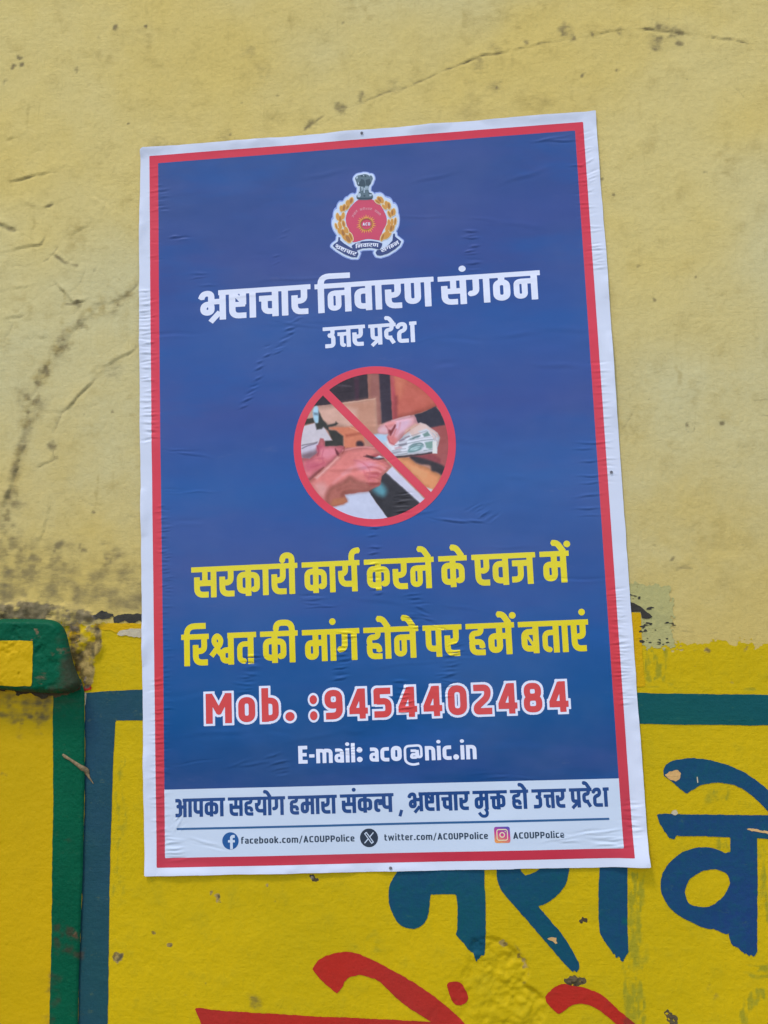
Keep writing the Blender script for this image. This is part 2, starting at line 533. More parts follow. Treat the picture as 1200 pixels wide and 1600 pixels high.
def blob(pts, r, amt=0.8, target=dirt, o=(0, 0), s=1.0, squash=1.0):
    for x, q in on_wall(pts, o, s):
        w = WR.window(x - 3.2 * r, x + 3.2 * r, q - 3.2 * r, q + 3.2 * r)
        if w is None: continue
        e = min(1.2 * r, 5.0)
        d = np.hypot(X[w] - x + jx[w] * min(1, r / 6) + e * kx[w], (Q[w] - q + jq[w] * min(1, r / 6) + e * kq[w]) / squash) / r
        target[w] = np.maximum(target[w], amt * np.exp(-d * d * 0.9) * np.clip(1 + 1.0 * spot_n[w], 0, 1.4))


def lip(pts, a=1.3, fall=7.0, o=(0, 0), s=1.0, side=1):
    # paint skin curling up along one side of a crack
    P = on_wall(pts, o, s); lo, hi = P.min(0) - 30, P.max(0) + 30
    w = WR.window(lo[0], hi[0], lo[1], hi[1])
    x, q = X[w] + 0.7 * jx[w] + kx[w], Q[w] + 0.7 * jq[w] + kq[w]
    best = np.full(x.shape, 1e9); sg = np.zeros(x.shape)
    for p0, p1 in zip(P[:-1], P[1:]):
        d = seg_dist(x, q, p0, p1)
        c = (p1[0] - p0[0]) * (q - p0[1]) - (p1[1] - p0[1]) * (x - p0[0])
        m = d < best
        best = np.where(m, d, best); sg = np.where(m, np.sign(c), sg)
    ends = np.minimum(np.hypot(x - P[0, 0], q - P[0, 1]), np.hypot(x - P[-1, 0], q - P[-1, 1]))
    g = smooth(0, 12, ends) * np.clip(0.8 + spot_n2[w], 0.2, 1.5)
    Hh[w] += a * g * np.where(sg * side > 0, np.exp(-best / fall), -0.35 * np.exp(-(best / 2.2) ** 2))
    dirt[w] = np.maximum(dirt[w], 0.34 * g * np.where(sg * side < 0, np.exp(-(best / 2.0) ** 2), 0))


def crack(pts, o=(0, 0), s=1.0, wide=2.2, amt=0.6, deep=1.2, halo=0.25, hw=14):
    P = on_wall(pts, o, s)
    a, b = P.min(0) - 40, P.max(0) + 40
    w = WR.window(a[0], b[0], a[1], b[1])
    if w is None: return
    d = sd_line(P, X[w] + 0.7 * jx[w], Q[w] + 0.7 * jq[w])
    n = np.clip(0.75 + 1.6 * spot_n2[w], 0, 1.3)
    dirt[w] = np.maximum(dirt[w], amt * np.exp(-(d / wide) ** 2) * n)
    ghost[w] = np.maximum(ghost[w], halo * np.exp(-(d / hw) ** 2) * np.clip(0.9 + spot_n[w], 0, 1.5))
    Hh[w] -= 0.5 * deep * np.exp(-(d / (wide * 0.9)) ** 2) * np.clip(n, 0, 1)


A3 = dict(o=(860, 1180), s=3.53); A2 = dict(o=(560, 1340), s=3.53); A1 = dict(o=(200, 1340), s=3.0)
R5 = dict(o=(600, 0), s=2.0); R4 = dict(o=(0, 0), s=2.0); R6 = dict(o=(0, 400), s=3.2); R7 = dict(o=(900, 380), s=3.077)
crack([(-120, 340), (0, 296), (100, 262), (245, 196), (300, 178), (390, 158), (460, 147), (520, 132), (580, 122), (650, 112), (700, 100), (770, 93), (830, 92), (930, 100), (1030, 118), (1140, 135)], **R5, wide=1.6, amt=0.62, deep=0.9)
blob([(565, 95), (850, 122), (900, 92), (868, 80)], 10, 0.75, **R5)
blob([(845, 150), (655, 104), (1032, 118), (440, 130), (925, 100), (920, 135), (590, 118), (735, 97)], 5, 0.75, **R5)
blob([(340, 150), (300, 200), (350, 270), (30, 270)], 13, 0.42, **R5)
blob([(355, 274), (728, 218), (680, 563), (722, 610), (1007, 540), (620, 235)], 2.6, 0.9, **R5)
crack([(950, 405), (985, 380), (1030, 352), (1075, 330)], **R4, wide=2.5, amt=0.7, deep=0.8)
blob([(965, 392), (1060, 340), (1130, 307)], 8, 0.8, **R4)
blob([(60, 180), (68, 205), (40, 212), (16, 257), (234, 216), (360, 84)], 5, 0.85, **R4)
blob([(580, 200), (868, 295), (757, 320), (455, 80), (402, 385), (723, 418)], 2.4, 0.9, **R4)
blob([(780, 160), (820, 230), (900, 330), (700, 420), (500, 445), (560, 448)], 16, 0.32, **R4)
crack([(20, 440), (65, 430)], **R4, amt=0.5); crack([(30, 570), (110, 546), (170, 540)], **R4, amt=0.55)
crack([(70, 640), (130, 648), (162, 638)], **R4, amt=0.7); crack([(-10, 700), (45, 714)], **R4, amt=0.75, wide=4)
crack([(-10, 795), (60, 780), (130, 762), (140, 735)], **R4, amt=0.6); crack([(180, 775), (165, 800)], **R4, amt=0.5); crack([(220, 730), (285, 705)], **R4, amt=0.4)
crack([(290, 610), (350, 650)], **R4, amt=0.45); crack([(200, 70), (255, 15)], **R4, amt=0.35)
crack([(280, 10), (320, 38), (390, 46)], **R6, amt=0.7, wide=3); crack([(330, 245), (410, 225)], **R6, amt=0.6)
crack([(690, 140), (640, 190), (560, 232), (480, 255), (400, 340), (330, 420), (240, 550), (200, 610), (175, 700), (140, 800), (110, 950), (70, 1130), (30, 1230), (-10, 1350), (-30, 1420)], **R6, wide=2.4, amt=0.5, deep=1.8, halo=0.6, hw=17)
crack([(600, 555), (540, 575), (480, 620), (400, 700), (310, 785), (275, 870), (258, 940), (272, 1015), (190, 1060)], **R6, wide=1.8, amt=0.5, deep=1.3, halo=0.3)
crack([(690, 445), (560, 530), (500, 560)], **R6, amt=0.35); crack([(300, 790), (130, 770)], **R6, amt=0.3)
crack([(250, 1230), (230, 1330), (190, 1450)], **R6, amt=0.3); crack([(0, 320), (110, 310)], **R6, amt=0.6); crack([(0, 480), (60, 350)], **R6, amt=0.35)
crack([(270, 420), (180, 415)], **R6, amt=0.4)
def band(pts, wd, amt, o=(0, 0), s=1.0, target=None):
    P = on_wall(pts, o, s); a, b = P.min(0) - 3 * wd, P.max(0) + 3 * wd
    w = WR.window(a[0], b[0], a[1], b[1])
    d = sd_line(P, X[w] + 1.6 * jx[w], Q[w] + 1.6 * jq[w]) / wd
    t = dirt if target is None else target
    t[w] = np.maximum(t[w], amt * np.exp(-d * d) * np.clip(0.85 + 1.1 * spot_n2[w], 0, 1.4))


band([(640, 190), (560, 232), (480, 262), (400, 345), (330, 430), (240, 550), (200, 610), (175, 720), (140, 800), (115, 950), (70, 1130), (30, 1230), (-10, 1350)], 10, 0.56, **R6)
band([(540, 575), (480, 620), (400, 700), (310, 785), (275, 870), (258, 940)], 5, 0.26, **R6)
band([(300, 500), (240, 560), (200, 620)], 15, 0.42, **R6); band([(150, 690), (180, 740), (150, 800)], 17, 0.52, **R6); band([(560, 240), (450, 290)], 14, 0.38, **R6); band([(330, 400), (320, 450)], 12, 0.5, **R6)
band([(0, 925), (60, 918), (120, 925), (216, 940)], 24, 0.62); band([(0, 880), (60, 900), (140, 890), (210, 905)], 24, 0.46); band([(-10, 850), (90, 860), (210, 870)], 26, 0.32)
for _ in range(60):
    x, y = rng.uniform(-20, 212), rng.uniform(840, 950)
    band([(x, y), (x + rng.uniform(-8, 14), y + rng.uniform(-4, 6))], rng.uniform(2, 7), rng.uniform(0.3, 0.75))
band([(600, 128), (660, 110), (760, 66), (860, 55), (1000, 45), (1080, 48), (1140, 62)], 12, 0.20); band([(500, 185), (560, 160), (640, 130)], 14, 0.24)
for (x, y, w_, a_) in [(1020, 60, 20, 0.3), (885, 45, 10, 0.3), (1025, 70, 9, 0.5), (1045, 44, 12, 0.42), (780, 105, 14, 0.2), (770, 85, 16, 0.22)]:
    band([(x - 6, y), (x + 6, y + 1)], w_, a_)
for _ in range(170):                             # faint upright run stains
    x, y = rng.uniform(-40, 1240), rng.uniform(-40, 760)
    band([(x, y), (x + rng.uniform(-4, 4), y + rng.uniform(20, 120))], rng.uniform(1.5, 7), rng.uniform(0.15, 0.5), target=ghost)
blob([(325, 420), (330, 440), (220, 580), (165, 700), (190, 730), (150, 790), (410, 340)], 9, 0.72, **R6)
blob([(565, 570), (180, 740), (130, 700), (300, 500), (560, 250), (60, 1150)], 17, 0.45, **R6)
blob([(260, 940), (50, 1200), (10, 1330), (395, 232), (182, 640), (270, 1015)], 6, 0.75, **R6)
blob([(567, 775), (470, 70), (468, 1285), (262, 1478), (420, 800), (585, 240)], 2.8, 0.85, **R6)
blob([(20, 1340), (60, 1240), (40, 1450), (140, 1500), (60, 1560), (300, 1520), (150, 1580)], 26, 0.5, **R6)
blob([(20, 870), (60, 880), (110, 890), (160, 900), (200, 890), (30, 910), (90, 915), (150, 925), (205, 930), (10, 935), (60, 940), (180, 945)], 30, 0.55, target=ghost)
blob([(90, 900), (40, 895), (130, 905), (180, 915), (15, 915), (100, 925)], 13, 0.38)
blob([(670, 800), (660, 705)], 6, 0.5, target=ghost, **R6)
crack([(425, 540), (430, 600), (360, 650), (310, 690), (295, 760), (270, 830), (225, 900)], **R7, wide=1.8, amt=0.38, deep=0.8, halo=0.35)
crack([(865, 1170), (870, 1260), (882, 1400)], **R7, wide=1.4, amt=0.35, deep=0.4)
th = np.linspace(0, 6.4, 16)
crack([(550 + 22 * math.cos(t), 886 + 24 * math.sin(t)) for t in th], **R7, wide=1.0, amt=0.5, deep=0.3, halo=0.1)
blob([(690, 866), (698, 862)], 3.5, 0.9, **R7); blob([(540, 878), (465, 1517), (318, 622), (370, 268), (580, 166), (300, 107)], 2.6, 0.9, **R7)
blob([(230, 900), (240, 1080), (320, 850), (260, 1180), (600, 250), (700, 550), (300, 700)], 22, 0.30, target=ghost, **R7)
for pts, sd_ in [([(10, 440), (40, 432), (70, 428)], -1), ([(20, 572), (60, 560), (110, 546), (160, 540)], -1), ([(60, 645), (78, 638), (110, 650), (130, 650), (165, 636)], -1), ([(-20, 690), (20, 700), (50, 716)], -1),
                 ([(-10, 800), (20, 786), (70, 775), (130, 762), (140, 735)], -1), ([(170, 770), (185, 800), (215, 822), (250, 826)], 1), ([(290, 608), (320, 628), (355, 650)], 1), ([(215, 735), (285, 705)], -1), ([(160, 870), (230, 945), (290, 930)], -1), ([(30, 905), (110, 890)], -1)]:
    lip(pts, 1.5, 8, side=sd_, **R4)
for pts, sd_ in [([(0, 320), (60, 305), (115, 312)], -1), ([(250, 420), (180, 415)], 1), ([(690, 445), (560, 530), (500, 560)], 1), ([(480, 610), (400, 700), (310, 785)], 1), ([(270, 1015), (190, 1060)], 1), ([(265, 1220), (235, 1330), (190, 1450)], 1), ([(130, 920), (70, 1120), (20, 1240)], 1), ([(480, 255), (400, 345), (330, 430), (240, 550)], 1)]:
    lip(pts, 1.4, 8, side=sd_, **R6)
lip([(245, 196), (300, 178), (390, 158), (460, 147), (520, 132)], 0.9, 6, side=-1, **R5); lip([(650, 112), (700, 100), (770, 93), (830, 92), (930, 100), (1030, 118), (1140, 135)], 0.9, 6, side=-1, **R5)
crack([(245, 196), (300, 178), (390, 158), (460, 147)], wide=1.3, amt=0.8, deep=0.6, **R5); crack([(480, 140), (520, 132)], wide=1.6, amt=0.85, deep=0.6, **R5); crack([(780, 93), (830, 92), (880, 98), (935, 101)], wide=1.7, amt=0.85, deep=0.6, **R5); crack([(1060, 121), (1100, 124), (1140, 136)], wide=1.2, amt=0.7, **R5)
# rubbed horizontal scuffs on the lower plaster
for _ in range(150):
    x0, y0 = rng.uniform(1000, 1210), rng.uniform(560, 1000)
    if rng.random() < 0.55: x0, y0 = rng.uniform(-20, 216), rng.uniform(770, 945)
    L = rng.uniform(6, 34)
    crack([(x0, y0), (x0 + L * 0.5, y0 + rng.uniform(-1.5, 1.5)), (x0 + L, y0 + rng.uniform(-2, 2))], wide=rng.uniform(0.8, 1.6), amt=rng.uniform(0.15, 0.5), deep=0.3, halo=0.05)
for _ in range(90):
    blob([(rng.uniform(-60, 1260), rng.uniform(-60, 950))], rng.uniform(0.9, 2.2), rng.uniform(0.25, 0.7), squash=rng.uniform(0.5, 1.6))
for k in range(46):                              # hairline crazing, thickest at the left
    x, y = (rng.uniform(-40, 216), rng.uniform(180, 950)) if k < 30 else (rng.uniform(-20, 1220), rng.uniform(-20, 900))
    a = rng.uniform(-0.5, 0.5) + (math.pi / 2 if rng.random() < 0.35 else 0) + (math.pi * 0.75 if rng.random() < 0.25 else 0)
    P = [(x, y)]
    for _ in range(rng.randint(3, 7)):
        a += rng.uniform(-0.5, 0.5); L = rng.uniform(6, 18)
        P.append((P[-1][0] + L * math.cos(a), P[-1][1] + L * math.sin(a)))
    crack(P, wide=rng.uniform(0.7, 1.5), amt=rng.uniform(0.2, 0.5), deep=0.9, halo=rng.uniform(0.1, 0.4), hw=rng.uniform(5, 12))
for _ in range(150):
    blob([(rng.uniform(-60, 1260), rng.uniform(-60, 950))], rng.uniform(8, 44), rng.uniform(0.15, 0.5), target=ghost, squash=rng.uniform(0.4, 1.8))
# crumbled mortar where the plaster meets the coping
MP = on_wall([(-60, 944), (40, 940), (96, 944), (130, 950), (148, 962), (160, 985), (158, 1010), (150, 1040), (146, 1066), (134, 1082), (126, 1060), (108, 1010), (98, 972), (60, 968), (-60, 968)])
w = WR.window(MP[:, 0].min() - 30, MP[:, 0].max() + 30, MP[:, 1].min() - 30, MP[:, 1].max() + 30)
d = sd_poly(MP, X[w] + jx[w], Q[w] + jq[w])
k = smooth(7, -5, d)
chip[w] = np.maximum(chip[w], k * np.clip(0.72 + 0.8 * fbm(X[w], Q[w], 14, 31, 4), 0, 1))
dirt[w] = np.maximum(dirt[w], k * np.clip(0.25 + 0.9 * fbm(X[w] * 1.8, Q[w], 12, 32, 4), 0, 0.9))
Hh[w] += k * (3.2 + 4.2 * fbm(X[w], Q[w], 24, 5, 4) + 2.6 * fbm(X[w], Q[w], 8, 6, 3))
ghost[w] = np.maximum(ghost[w], k * np.clip(0.4 + fbm(X[w], Q[w], 10, 33, 3), 0, 1))
blob([(30, 942), (60, 940), (36, 946)], 5, 0.8)
blob([(136, 962), (142, 970), (126, 960)], 7, 0.7)
blob([(5, 950), (60, 955), (110, 958), (150, 966)], 18, 0.5)
# the broken-away skin of plaster under the lettering
BP = on_wall([(735, 1466), (760, 1461), (785, 1466), (808, 1482), (824, 1500), (828, 1518), (820, 1538), (846, 1556), (856, 1580), (830, 1650), (640, 1650), (660, 1590), (690, 1560), (712, 1530), (730, 1504)])
w = WR.window(BP[:, 0].min() - 30, BP[:, 0].max() + 30, BP[:, 1].min() - 30, BP[:, 1].max() + 30)
d = sd_poly(BP, X[w] + 0.6 * jx[w], Q[w] + 0.6 * jq[w])
k = smooth(1.5, -4, d) * (0.15 + 0.85 * smooth(on_wall([(690, 1520)])[0, 0], on_wall([(800, 1500)])[0, 0], X[w] + 8 * spot_n2[w]))
Hh[w] -= k * (2.4 - 2.6 * fbm(X[w], Q[w], 11, 15, 4) - 1.6 * fbm(X[w], Q[w], 4.5, 16, 2))
crack([(806, 1474), (820, 1492), (829, 1512), (825, 1532), (818, 1540)], wide=2.0, amt=0.7, deep=1.0, halo=0.1)
crack([(770, 1462), (785, 1464), (800, 1472)], wide=1.2, amt=0.4, deep=0.6, halo=0.1)
blob([(786, 1472), (788, 1474)], 4.5, 0.9, target=chip); blob([(812, 1492), (818, 1502), (822, 1508)], 4, 0.7, target=chip)
def stain_poly(pts, amt, o=(0, 0), s=1.0, upright=True):
    P = on_wall(pts, o, s); lo, hi = P.min(0) - 14, P.max(0) + 14
    w = WR.window(lo[0], hi[0], lo[1], hi[1])
    d = sd_poly(P, X[w] + 2.5 * kx[w], Q[w] + 2.5 * kq[w])
    hatch = fbm(X[w] * (2.2 if upright else 0.5), Q[w] * (0.5 if upright else 2.2), 7, 171, 4, 0.65)
    ghost[w] = np.maximum(ghost[w], amt * smooth(4, -3, d) * np.clip(0.62 + 1.5 * hatch, 0, 1.3))


stain_poly([(428, 640), (520, 640), (520, 900), (515, 1200), (530, 1500), (395, 1500), (395, 1150), (430, 1100)], 0.95, **A3)
stain_poly([(855, 178), (1000, 178), (1005, 245), (900, 250), (858, 215)], 0.85, **A3); stain_poly([(880, 460), (990, 455), (990, 540), (920, 515)], 0.9, **A3)
stain_poly([(1040, 1140), (1210, 1140), (1210, 1235), (1120, 1235), (1060, 1200)], 0.9, upright=False, **A3); stain_poly([(1145, 480), (1185, 480), (1190, 700), (1205, 760), (1205, 930), (1150, 900)], 0.8, **A3)
stain_poly([(1040, 1490), (1040, 1400), (1080, 1310), (1130, 1285), (1220, 1290), (1220, 1350), (1150, 1360), (1100, 1420), (1100, 1490)], 0.9, **A3)
stain_poly([(985, 240), (1140, 240), (1120, 320), (1000, 320)], 0.5, **A3); stain_poly([(520, 480), (600, 480), (640, 1000), (540, 1200)], 0.35, **A3); stain_poly([(600, 960), (980, 980), (960, 1150), (640, 1300)], 0.3, **A3)
stain_poly([(1004, 1012), (1044, 1014), (1041, 1064), (1008, 1066)], 1.0); stain_poly([(1008, 1066), (1060, 1066), (1130, 1072), (1130, 1078), (1008, 1078)], 0.6, upright=False); stain_poly([(1150, 1074), (1230, 1074), (1230, 1082), (1150, 1082)], 0.7, upright=False)
stain_poly([(176, 1180), (200, 1180), (196, 1420), (174, 1420)], 0.6); stain_poly([(1060, 1090), (1230, 1140), (1230, 1170), (1060, 1160)], 0.3, upright=False)
for x, y, r_ in [(1085, 1036, 7), (1128, 1028, 5), (1148, 1018, 8), (1170, 1014, 7), (1105, 1016, 6), (1190, 1022, 6), (1085, 1014, 5), (1066, 1068, 5), (1140, 1068, 6)]:
    blob([(x, y)], r_, 0.42, target=chip, squash=0.7)
# small knocks in the yellow
for x, y, r in [(187, 1494, 4.5), (184, 1500, 4), (241, 1459, 2.4), (180, 1467, 1.6), (330, 1393, 3.2), (341, 1400, 3), (417, 1381, 1.6), (342, 1408, 2.4), (266, 1478, 2.6), (488, 1371, 2.2)]:
    blob([(x, y)], r, 1.0, target=chip); blob([(x + 1.5, y + 1)], r * 0.6, 0.9)
blob([(400, 1566), (398, 1560)], 9, 0.45); blob([(289, 1554), (320, 1538), (205, 1390), (430, 1408)], 2, 0.7)
for pts, r, a in [([(990, 1330), (992, 1400), (992, 1470), (990, 1540), (980, 1590), (985, 1440), (1000, 1500), (975, 1560)], 15, 0.62), ([(584, 1465), (590, 1460)], 10, 0.6), ([(530, 1400), (540, 1392)], 9, 0.5),
                  ([(585, 1486), (556, 1484)], 8, 0.5), ([(1115, 1240), (1130, 1236), (1105, 1248)], 12, 0.6), ([(1040, 1440), (1060, 1480), (1070, 1540), (1045, 1580)], 20, 0.3),
                  ([(300, 1380), (400, 1420), (260, 1520), (450, 1500), (350, 1470)], 36, 0.26), ([(1050, 1320), (1045, 1250), (1030, 1290)], 16, 0.3), ([(192, 1300), (190, 1370), (186, 1400), (196, 1270)], 11, 0.45),
                  ([(1190, 1400), (1192, 1330), (1195, 1440)], 12, 0.5)]:
    blob(pts, r, a, target=ghost)
blob([(1105, 1545), (1118, 1560)], 5, 0.35)
# crumbled dirt on the pillar and its coping
blob([(32, 1122), (36, 1130), (66, 1142), (10, 1208), (30, 1124)], 4, 0.6); blob([(30, 1118), (60, 1100), (20, 1095), (75, 1105), (50, 1112), (10, 1100), (66, 1120)], 12, 0.62)
band([(-40, 1090), (20, 1092), (60, 1094), (80, 1092)], 16, 0.55); band([(-40, 1100), (20, 1118), (45, 1112)], 5, 0.6); band([(62, 1095), (64, 1140)], 7, 0.4); band([(33, 1100), (36, 1160)], 6, 0.3); band([(90, 1095), (128, 1100)], 9, 0.4)
blob([(96, 1452), (110, 1450), (124, 1462), (92, 1470), (90, 1485), (126, 1490)], 6, 0.8)
blob([(92, 1530), (90, 1560), (84, 1545), (110, 1480), (80, 1590)], 8, 0.6); blob([(123, 1460), (120, 1456)], 4, 0.9, target=chip); blob([(95, 1300), (112, 1310), (90, 1290)], 5, 0.4)
blob([(125, 1120), (100, 1115)], 9, 0.3)
sheet_w = on_wall(SHEET_PX)
far = smooth(3, 16, sd_poly(sheet_w, X, Q))                       # plaster is flat behind the sheet
WR.ch['h'] = np.where(far < 1, np.minimum(Hh, 0.2) * (1 - far) * 0.5 + Hh * far, Hh)
WR.ch['h'] = np.where(far < 1, np.minimum(WR.ch['h'], 0.15 + 9 * far), WR.ch['h'])
WR.ch['r'], WR.ch['g'], WR.ch['b'] = np.clip(dirt, 0, 1), np.clip(ghost, 0, 1), np.clip(chip, 0, 1)


def wall_depth(x, q): return WR.get('h', x, q)


def wall_attr(x, q): return {'mask': np.stack([WR.get(c, x, q) for c in 'rgb'], -1)}


def wall_to_world(x, q, dep): return np.stack([x / 1000, -dep / 1000, (Z0 - q) / 1000], -1)


def wall_patch(name, mat, parent, field, box, res, lift, depth=None, grid=None, wear=None):
    if grid is None:
        xs = np.arange(box[0], box[1] + res, res); qs = np.arange(box[2], box[3] + res, res)
    else:
        xs, qs = grid
    gx, gq = np.meshgrid(xs, qs)
    x, q, lv, lt = field_mesh(xs, qs, field(gx, gq))
    dep = (depth or wall_depth)(x, q) + lift
    return make_mesh(name, wall_to_world(x, q, dep), lv, lt, mat, parent, (wear or wall_attr)(x, q))


def paint_shape(name, mat, parent, polys, res=2.0, lift=0.7, rough=1.1, depth=None, holes=(), wob=14, seed=1, rag=0.0):
    P = [np.asarray(p) for p in polys]
    a = np.min([p.min(0) for p in P], 0) - 6; b = np.max([p.max(0) for p in P], 0) + 6

    def f(gx, gq):
        v = np.full(gx.shape, 1e9)
        for p in P: v = np.minimum(v, sd_poly(p, gx, gq))
        for h in holes: v = np.maximum(v, -sd_poly(h, gx, gq))
        if rag:
            foot = np.max([p[:, 1].max() for p in P])
            v = v + rag * np.clip(0.3 + 1.6 * fbm(gx, gq * 0.22, 3.4, seed + 5, 3), 0, 2) * smooth(foot - 16, foot, gq)
        return v + rough * fbm(gx, gq, wob, seed, 4, 0.65)
    return wall_patch(name, mat, parent, f, (a[0], b[0], a[1], b[1]), res, lift, depth)


# ground -------------------------------------------------------------
gs = 60.0
make_ground = make_mesh('ground', np.array([(-gs, -gs, 0), (gs, -gs, 0), (gs, gs, 0), (-gs, gs, 0)], float), np.array([0, 1, 2, 3]), np.array([4]), M_GROUND)
tag(make_ground, kind='structure')


def box_mesh(name, lo, hi, mat, parent, bevel=0.0):
    x0, y0, z0 = lo; x1, y1, z1 = hi
    co = np.array([(x0, y0, z0), (x1, y0, z0), (x1, y1, z0), (x0, y1, z0), (x0, y0, z1), (x1, y0, z1), (x1, y1, z1), (x0, y1, z1)], float)
    lv = np.array([0, 3, 2, 1, 4, 5, 6, 7, 0, 1, 5, 4, 1, 2, 6, 5, 2, 3, 7, 6, 3, 0, 4, 7])
    return make_mesh(name, co, lv, np.full(6, 4), mat, parent, smooth_shade=False)


# the plastered wall ---------------------------------------------------
wall = empty('painted_wall', (0.3, 0, 0))
wall['kind'] = 'thing'
tag(wall, 'cracked mustard plaster wall with bright yellow lower band and hand painted letters', 'wall')
def grid_axis(lo, a, b, hi, fine):
    return np.concatenate([np.linspace(lo, a, 14)[:-1], np.arange(a, b, fine), np.linspace(b, hi, 14)])
GX = grid_axis(-2600, -290, 930, 3200, 2.0); GQ = grid_axis(-1150, -310, 1210, 2148, 2.0)
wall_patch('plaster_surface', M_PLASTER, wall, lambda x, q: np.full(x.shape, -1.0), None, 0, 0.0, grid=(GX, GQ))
box_mesh('wall_core', (-2.6, 0.012, 0.0), (3.2, 0.23, (Z0 + 1150) / 1000), M_CORE, wall)
_edge = on_wall([(-200, 976), (150, 977), (222, 981), (470, 990), (800, 998), (940, 1000), (1005, 1001), (1040, 1007), (1060, 1012), (1090, 1005), (1140, 1008), (1175, 1007), (1250, 1009), (1400, 1010)])
_edge[0, 0] = -2600; _edge[-1, 0] = 3200
DADO = np.concatenate([_edge, [[3200, 2147], [-2600, 2147]]])


def dado_field(x, q):
    e = np.interp(x, _edge[:, 0], _edge[:, 1])
    n = 6.0 * fbm(x, q, 60, 21, 4, 0.6) + 15 * fbm(x * 0.5, q, 5.0, 22, 4, 0.75)
    return np.maximum(np.maximum(e - q + np.where(np.abs(x - 300) < 650, n, 0), np.abs(x - 300) - 2899), q - 2147)


GQ2 = np.concatenate([np.arange(560, 1210, 2.0), np.linspace(1210, 2148, 14)])
dado = wall_patch('painted_dado', M_DADO, wall, dado_field, None, 0, 0.35, grid=(GX, GQ2))
# blue-green stripe framing the yellow panel
paint_shape('border_stripe', M_STRIPE, wall, [on_wall([(133, 1083), (160, 1080), (222, 1077.5), (300, 1078), (300, 1125), (222, 1125), (181, 1125.5), (178, 1180), (175.5, 1240), (173, 1310), (171.5, 1370), (170.5, 1440), (170, 1520), (169, 1600), (168, 1680), (121, 1680), (121, 1600), (122.5, 1530), (123.5, 1470), (125, 1430), (128, 1370), (130, 1320), (131.5, 1240), (132, 1160)])], lift=0.8, rough=0.8)
paint_shape('border_stripe', M_TEAL, wall, [on_wall([(940, 1082), (1000, 1082.5), (1060, 1084), (1200, 1085.5), (1330, 1087), (1330, 1135), (1200, 1133.5), (1100, 1132.5), (1000, 1131), (940, 1130)])], lift=0.8, rough=0.9)
# old paint layers showing beside the sheet
paint_shape('paint_remnant', M_ORANGE, wall, [on_wall([(150, 975), (185, 973), (232, 974), (232, 988), (222, 983), (200, 984), (182, 990), (168, 984), (150, 982)]), on_wall([(110, 976), (124, 980), (127, 1000), (115, 1006), (110, 992)])], lift=1.0, rough=2.0)
paint_shape('paint_remnant', M_WHITEWASH, wall, [on_wall([(186, 984), (204, 981), (222, 982), (228, 983), (228, 996), (205, 994), (182, 993)])], lift=1.25, rough=2.6)
paint_shape('paint_remnant', M_TAR, wall, [on_wall([(178, 966), (186, 961), (206, 961), (228, 959), (228, 972), (200, 973), (180, 971)]), on_wall([(143, 962), (160, 955), (176, 961), (166, 968), (150, 966)])], lift=0.9, rough=4.0, wob=9, seed=5)
paint_shape('paint_remnant', M_PATCH, wall, [on_wall([(978, 912), (1048, 916), (1051, 938), (1052, 1008), (1040, 1013), (1005, 1010), (985, 1005), (975, 960)])], lift=0.6, rough=9, wob=5, seed=8, res=1.5)

paint_shape('paint_remnant', M_ORANGE, wall, [on_wall([(975, 957), (1001, 957), (1002, 985), (1003, 1012), (1008, 1072), (985, 1074), (975, 1000)])], lift=0.95, rough=1.2)
paint_shape('paint_remnant', M_TAR, wall, [on_wall([(972, 938), (988, 941), (1004, 950), (1022, 965), (1012, 967), (1003, 966), (1001, 956), (986, 956), (972, 957)])], lift=1.2, rough=1.4)
_r = random.Random(12)
_scr = []
for (x, y, n_, sp) in [(1012, 982, 14, 12), (1008, 1000, 12, 9), (1034, 1003, 12, 9), (992, 932, 10, 9), (1046, 975, 9, 6), (1020, 950, 5, 8), (1012, 974, 8, 8)]:
    for _ in range(n_):
        cx, cy = x + _r.uniform(-sp, sp), y + _r.uniform(-sp * 0.55, sp * 0.55)
        L, t = _r.uniform(1.5, 6), _r.uniform(0.4, 1.3)
        _scr.append(on_wall([(cx - L, cy + _r.uniform(-1, 1)), (cx, cy - t), (cx + L, cy + _r.uniform(-1, 1)), (cx, cy + t)]))
paint_shape('paint_remnant', M_TAR, wall, _scr, lift=1.0, rough=0.7, res=1.2, wob=5)
paint_shape('paint_remnant', M_RED, wall, [on_wall([(131, 1071), (143, 1070), (144, 1077), (133, 1080)])], lift=1.0, rough=0.9)
paint_shape('paint_remnant', M_WHITEWASH, wall, [on_wall([(131, 1082), (136, 1082), (134.5, 1100), (132.5, 1104)])], lift=1.1, rough=0.6, res=1.2)
paint_shape('paint_remnant', M_WHITEWASH, wall, [on_wall([(131.8, 1150), (133.2, 1150), (133, 1172), (131.8, 1176)])], lift=1.1, rough=0.6, res=1.2)

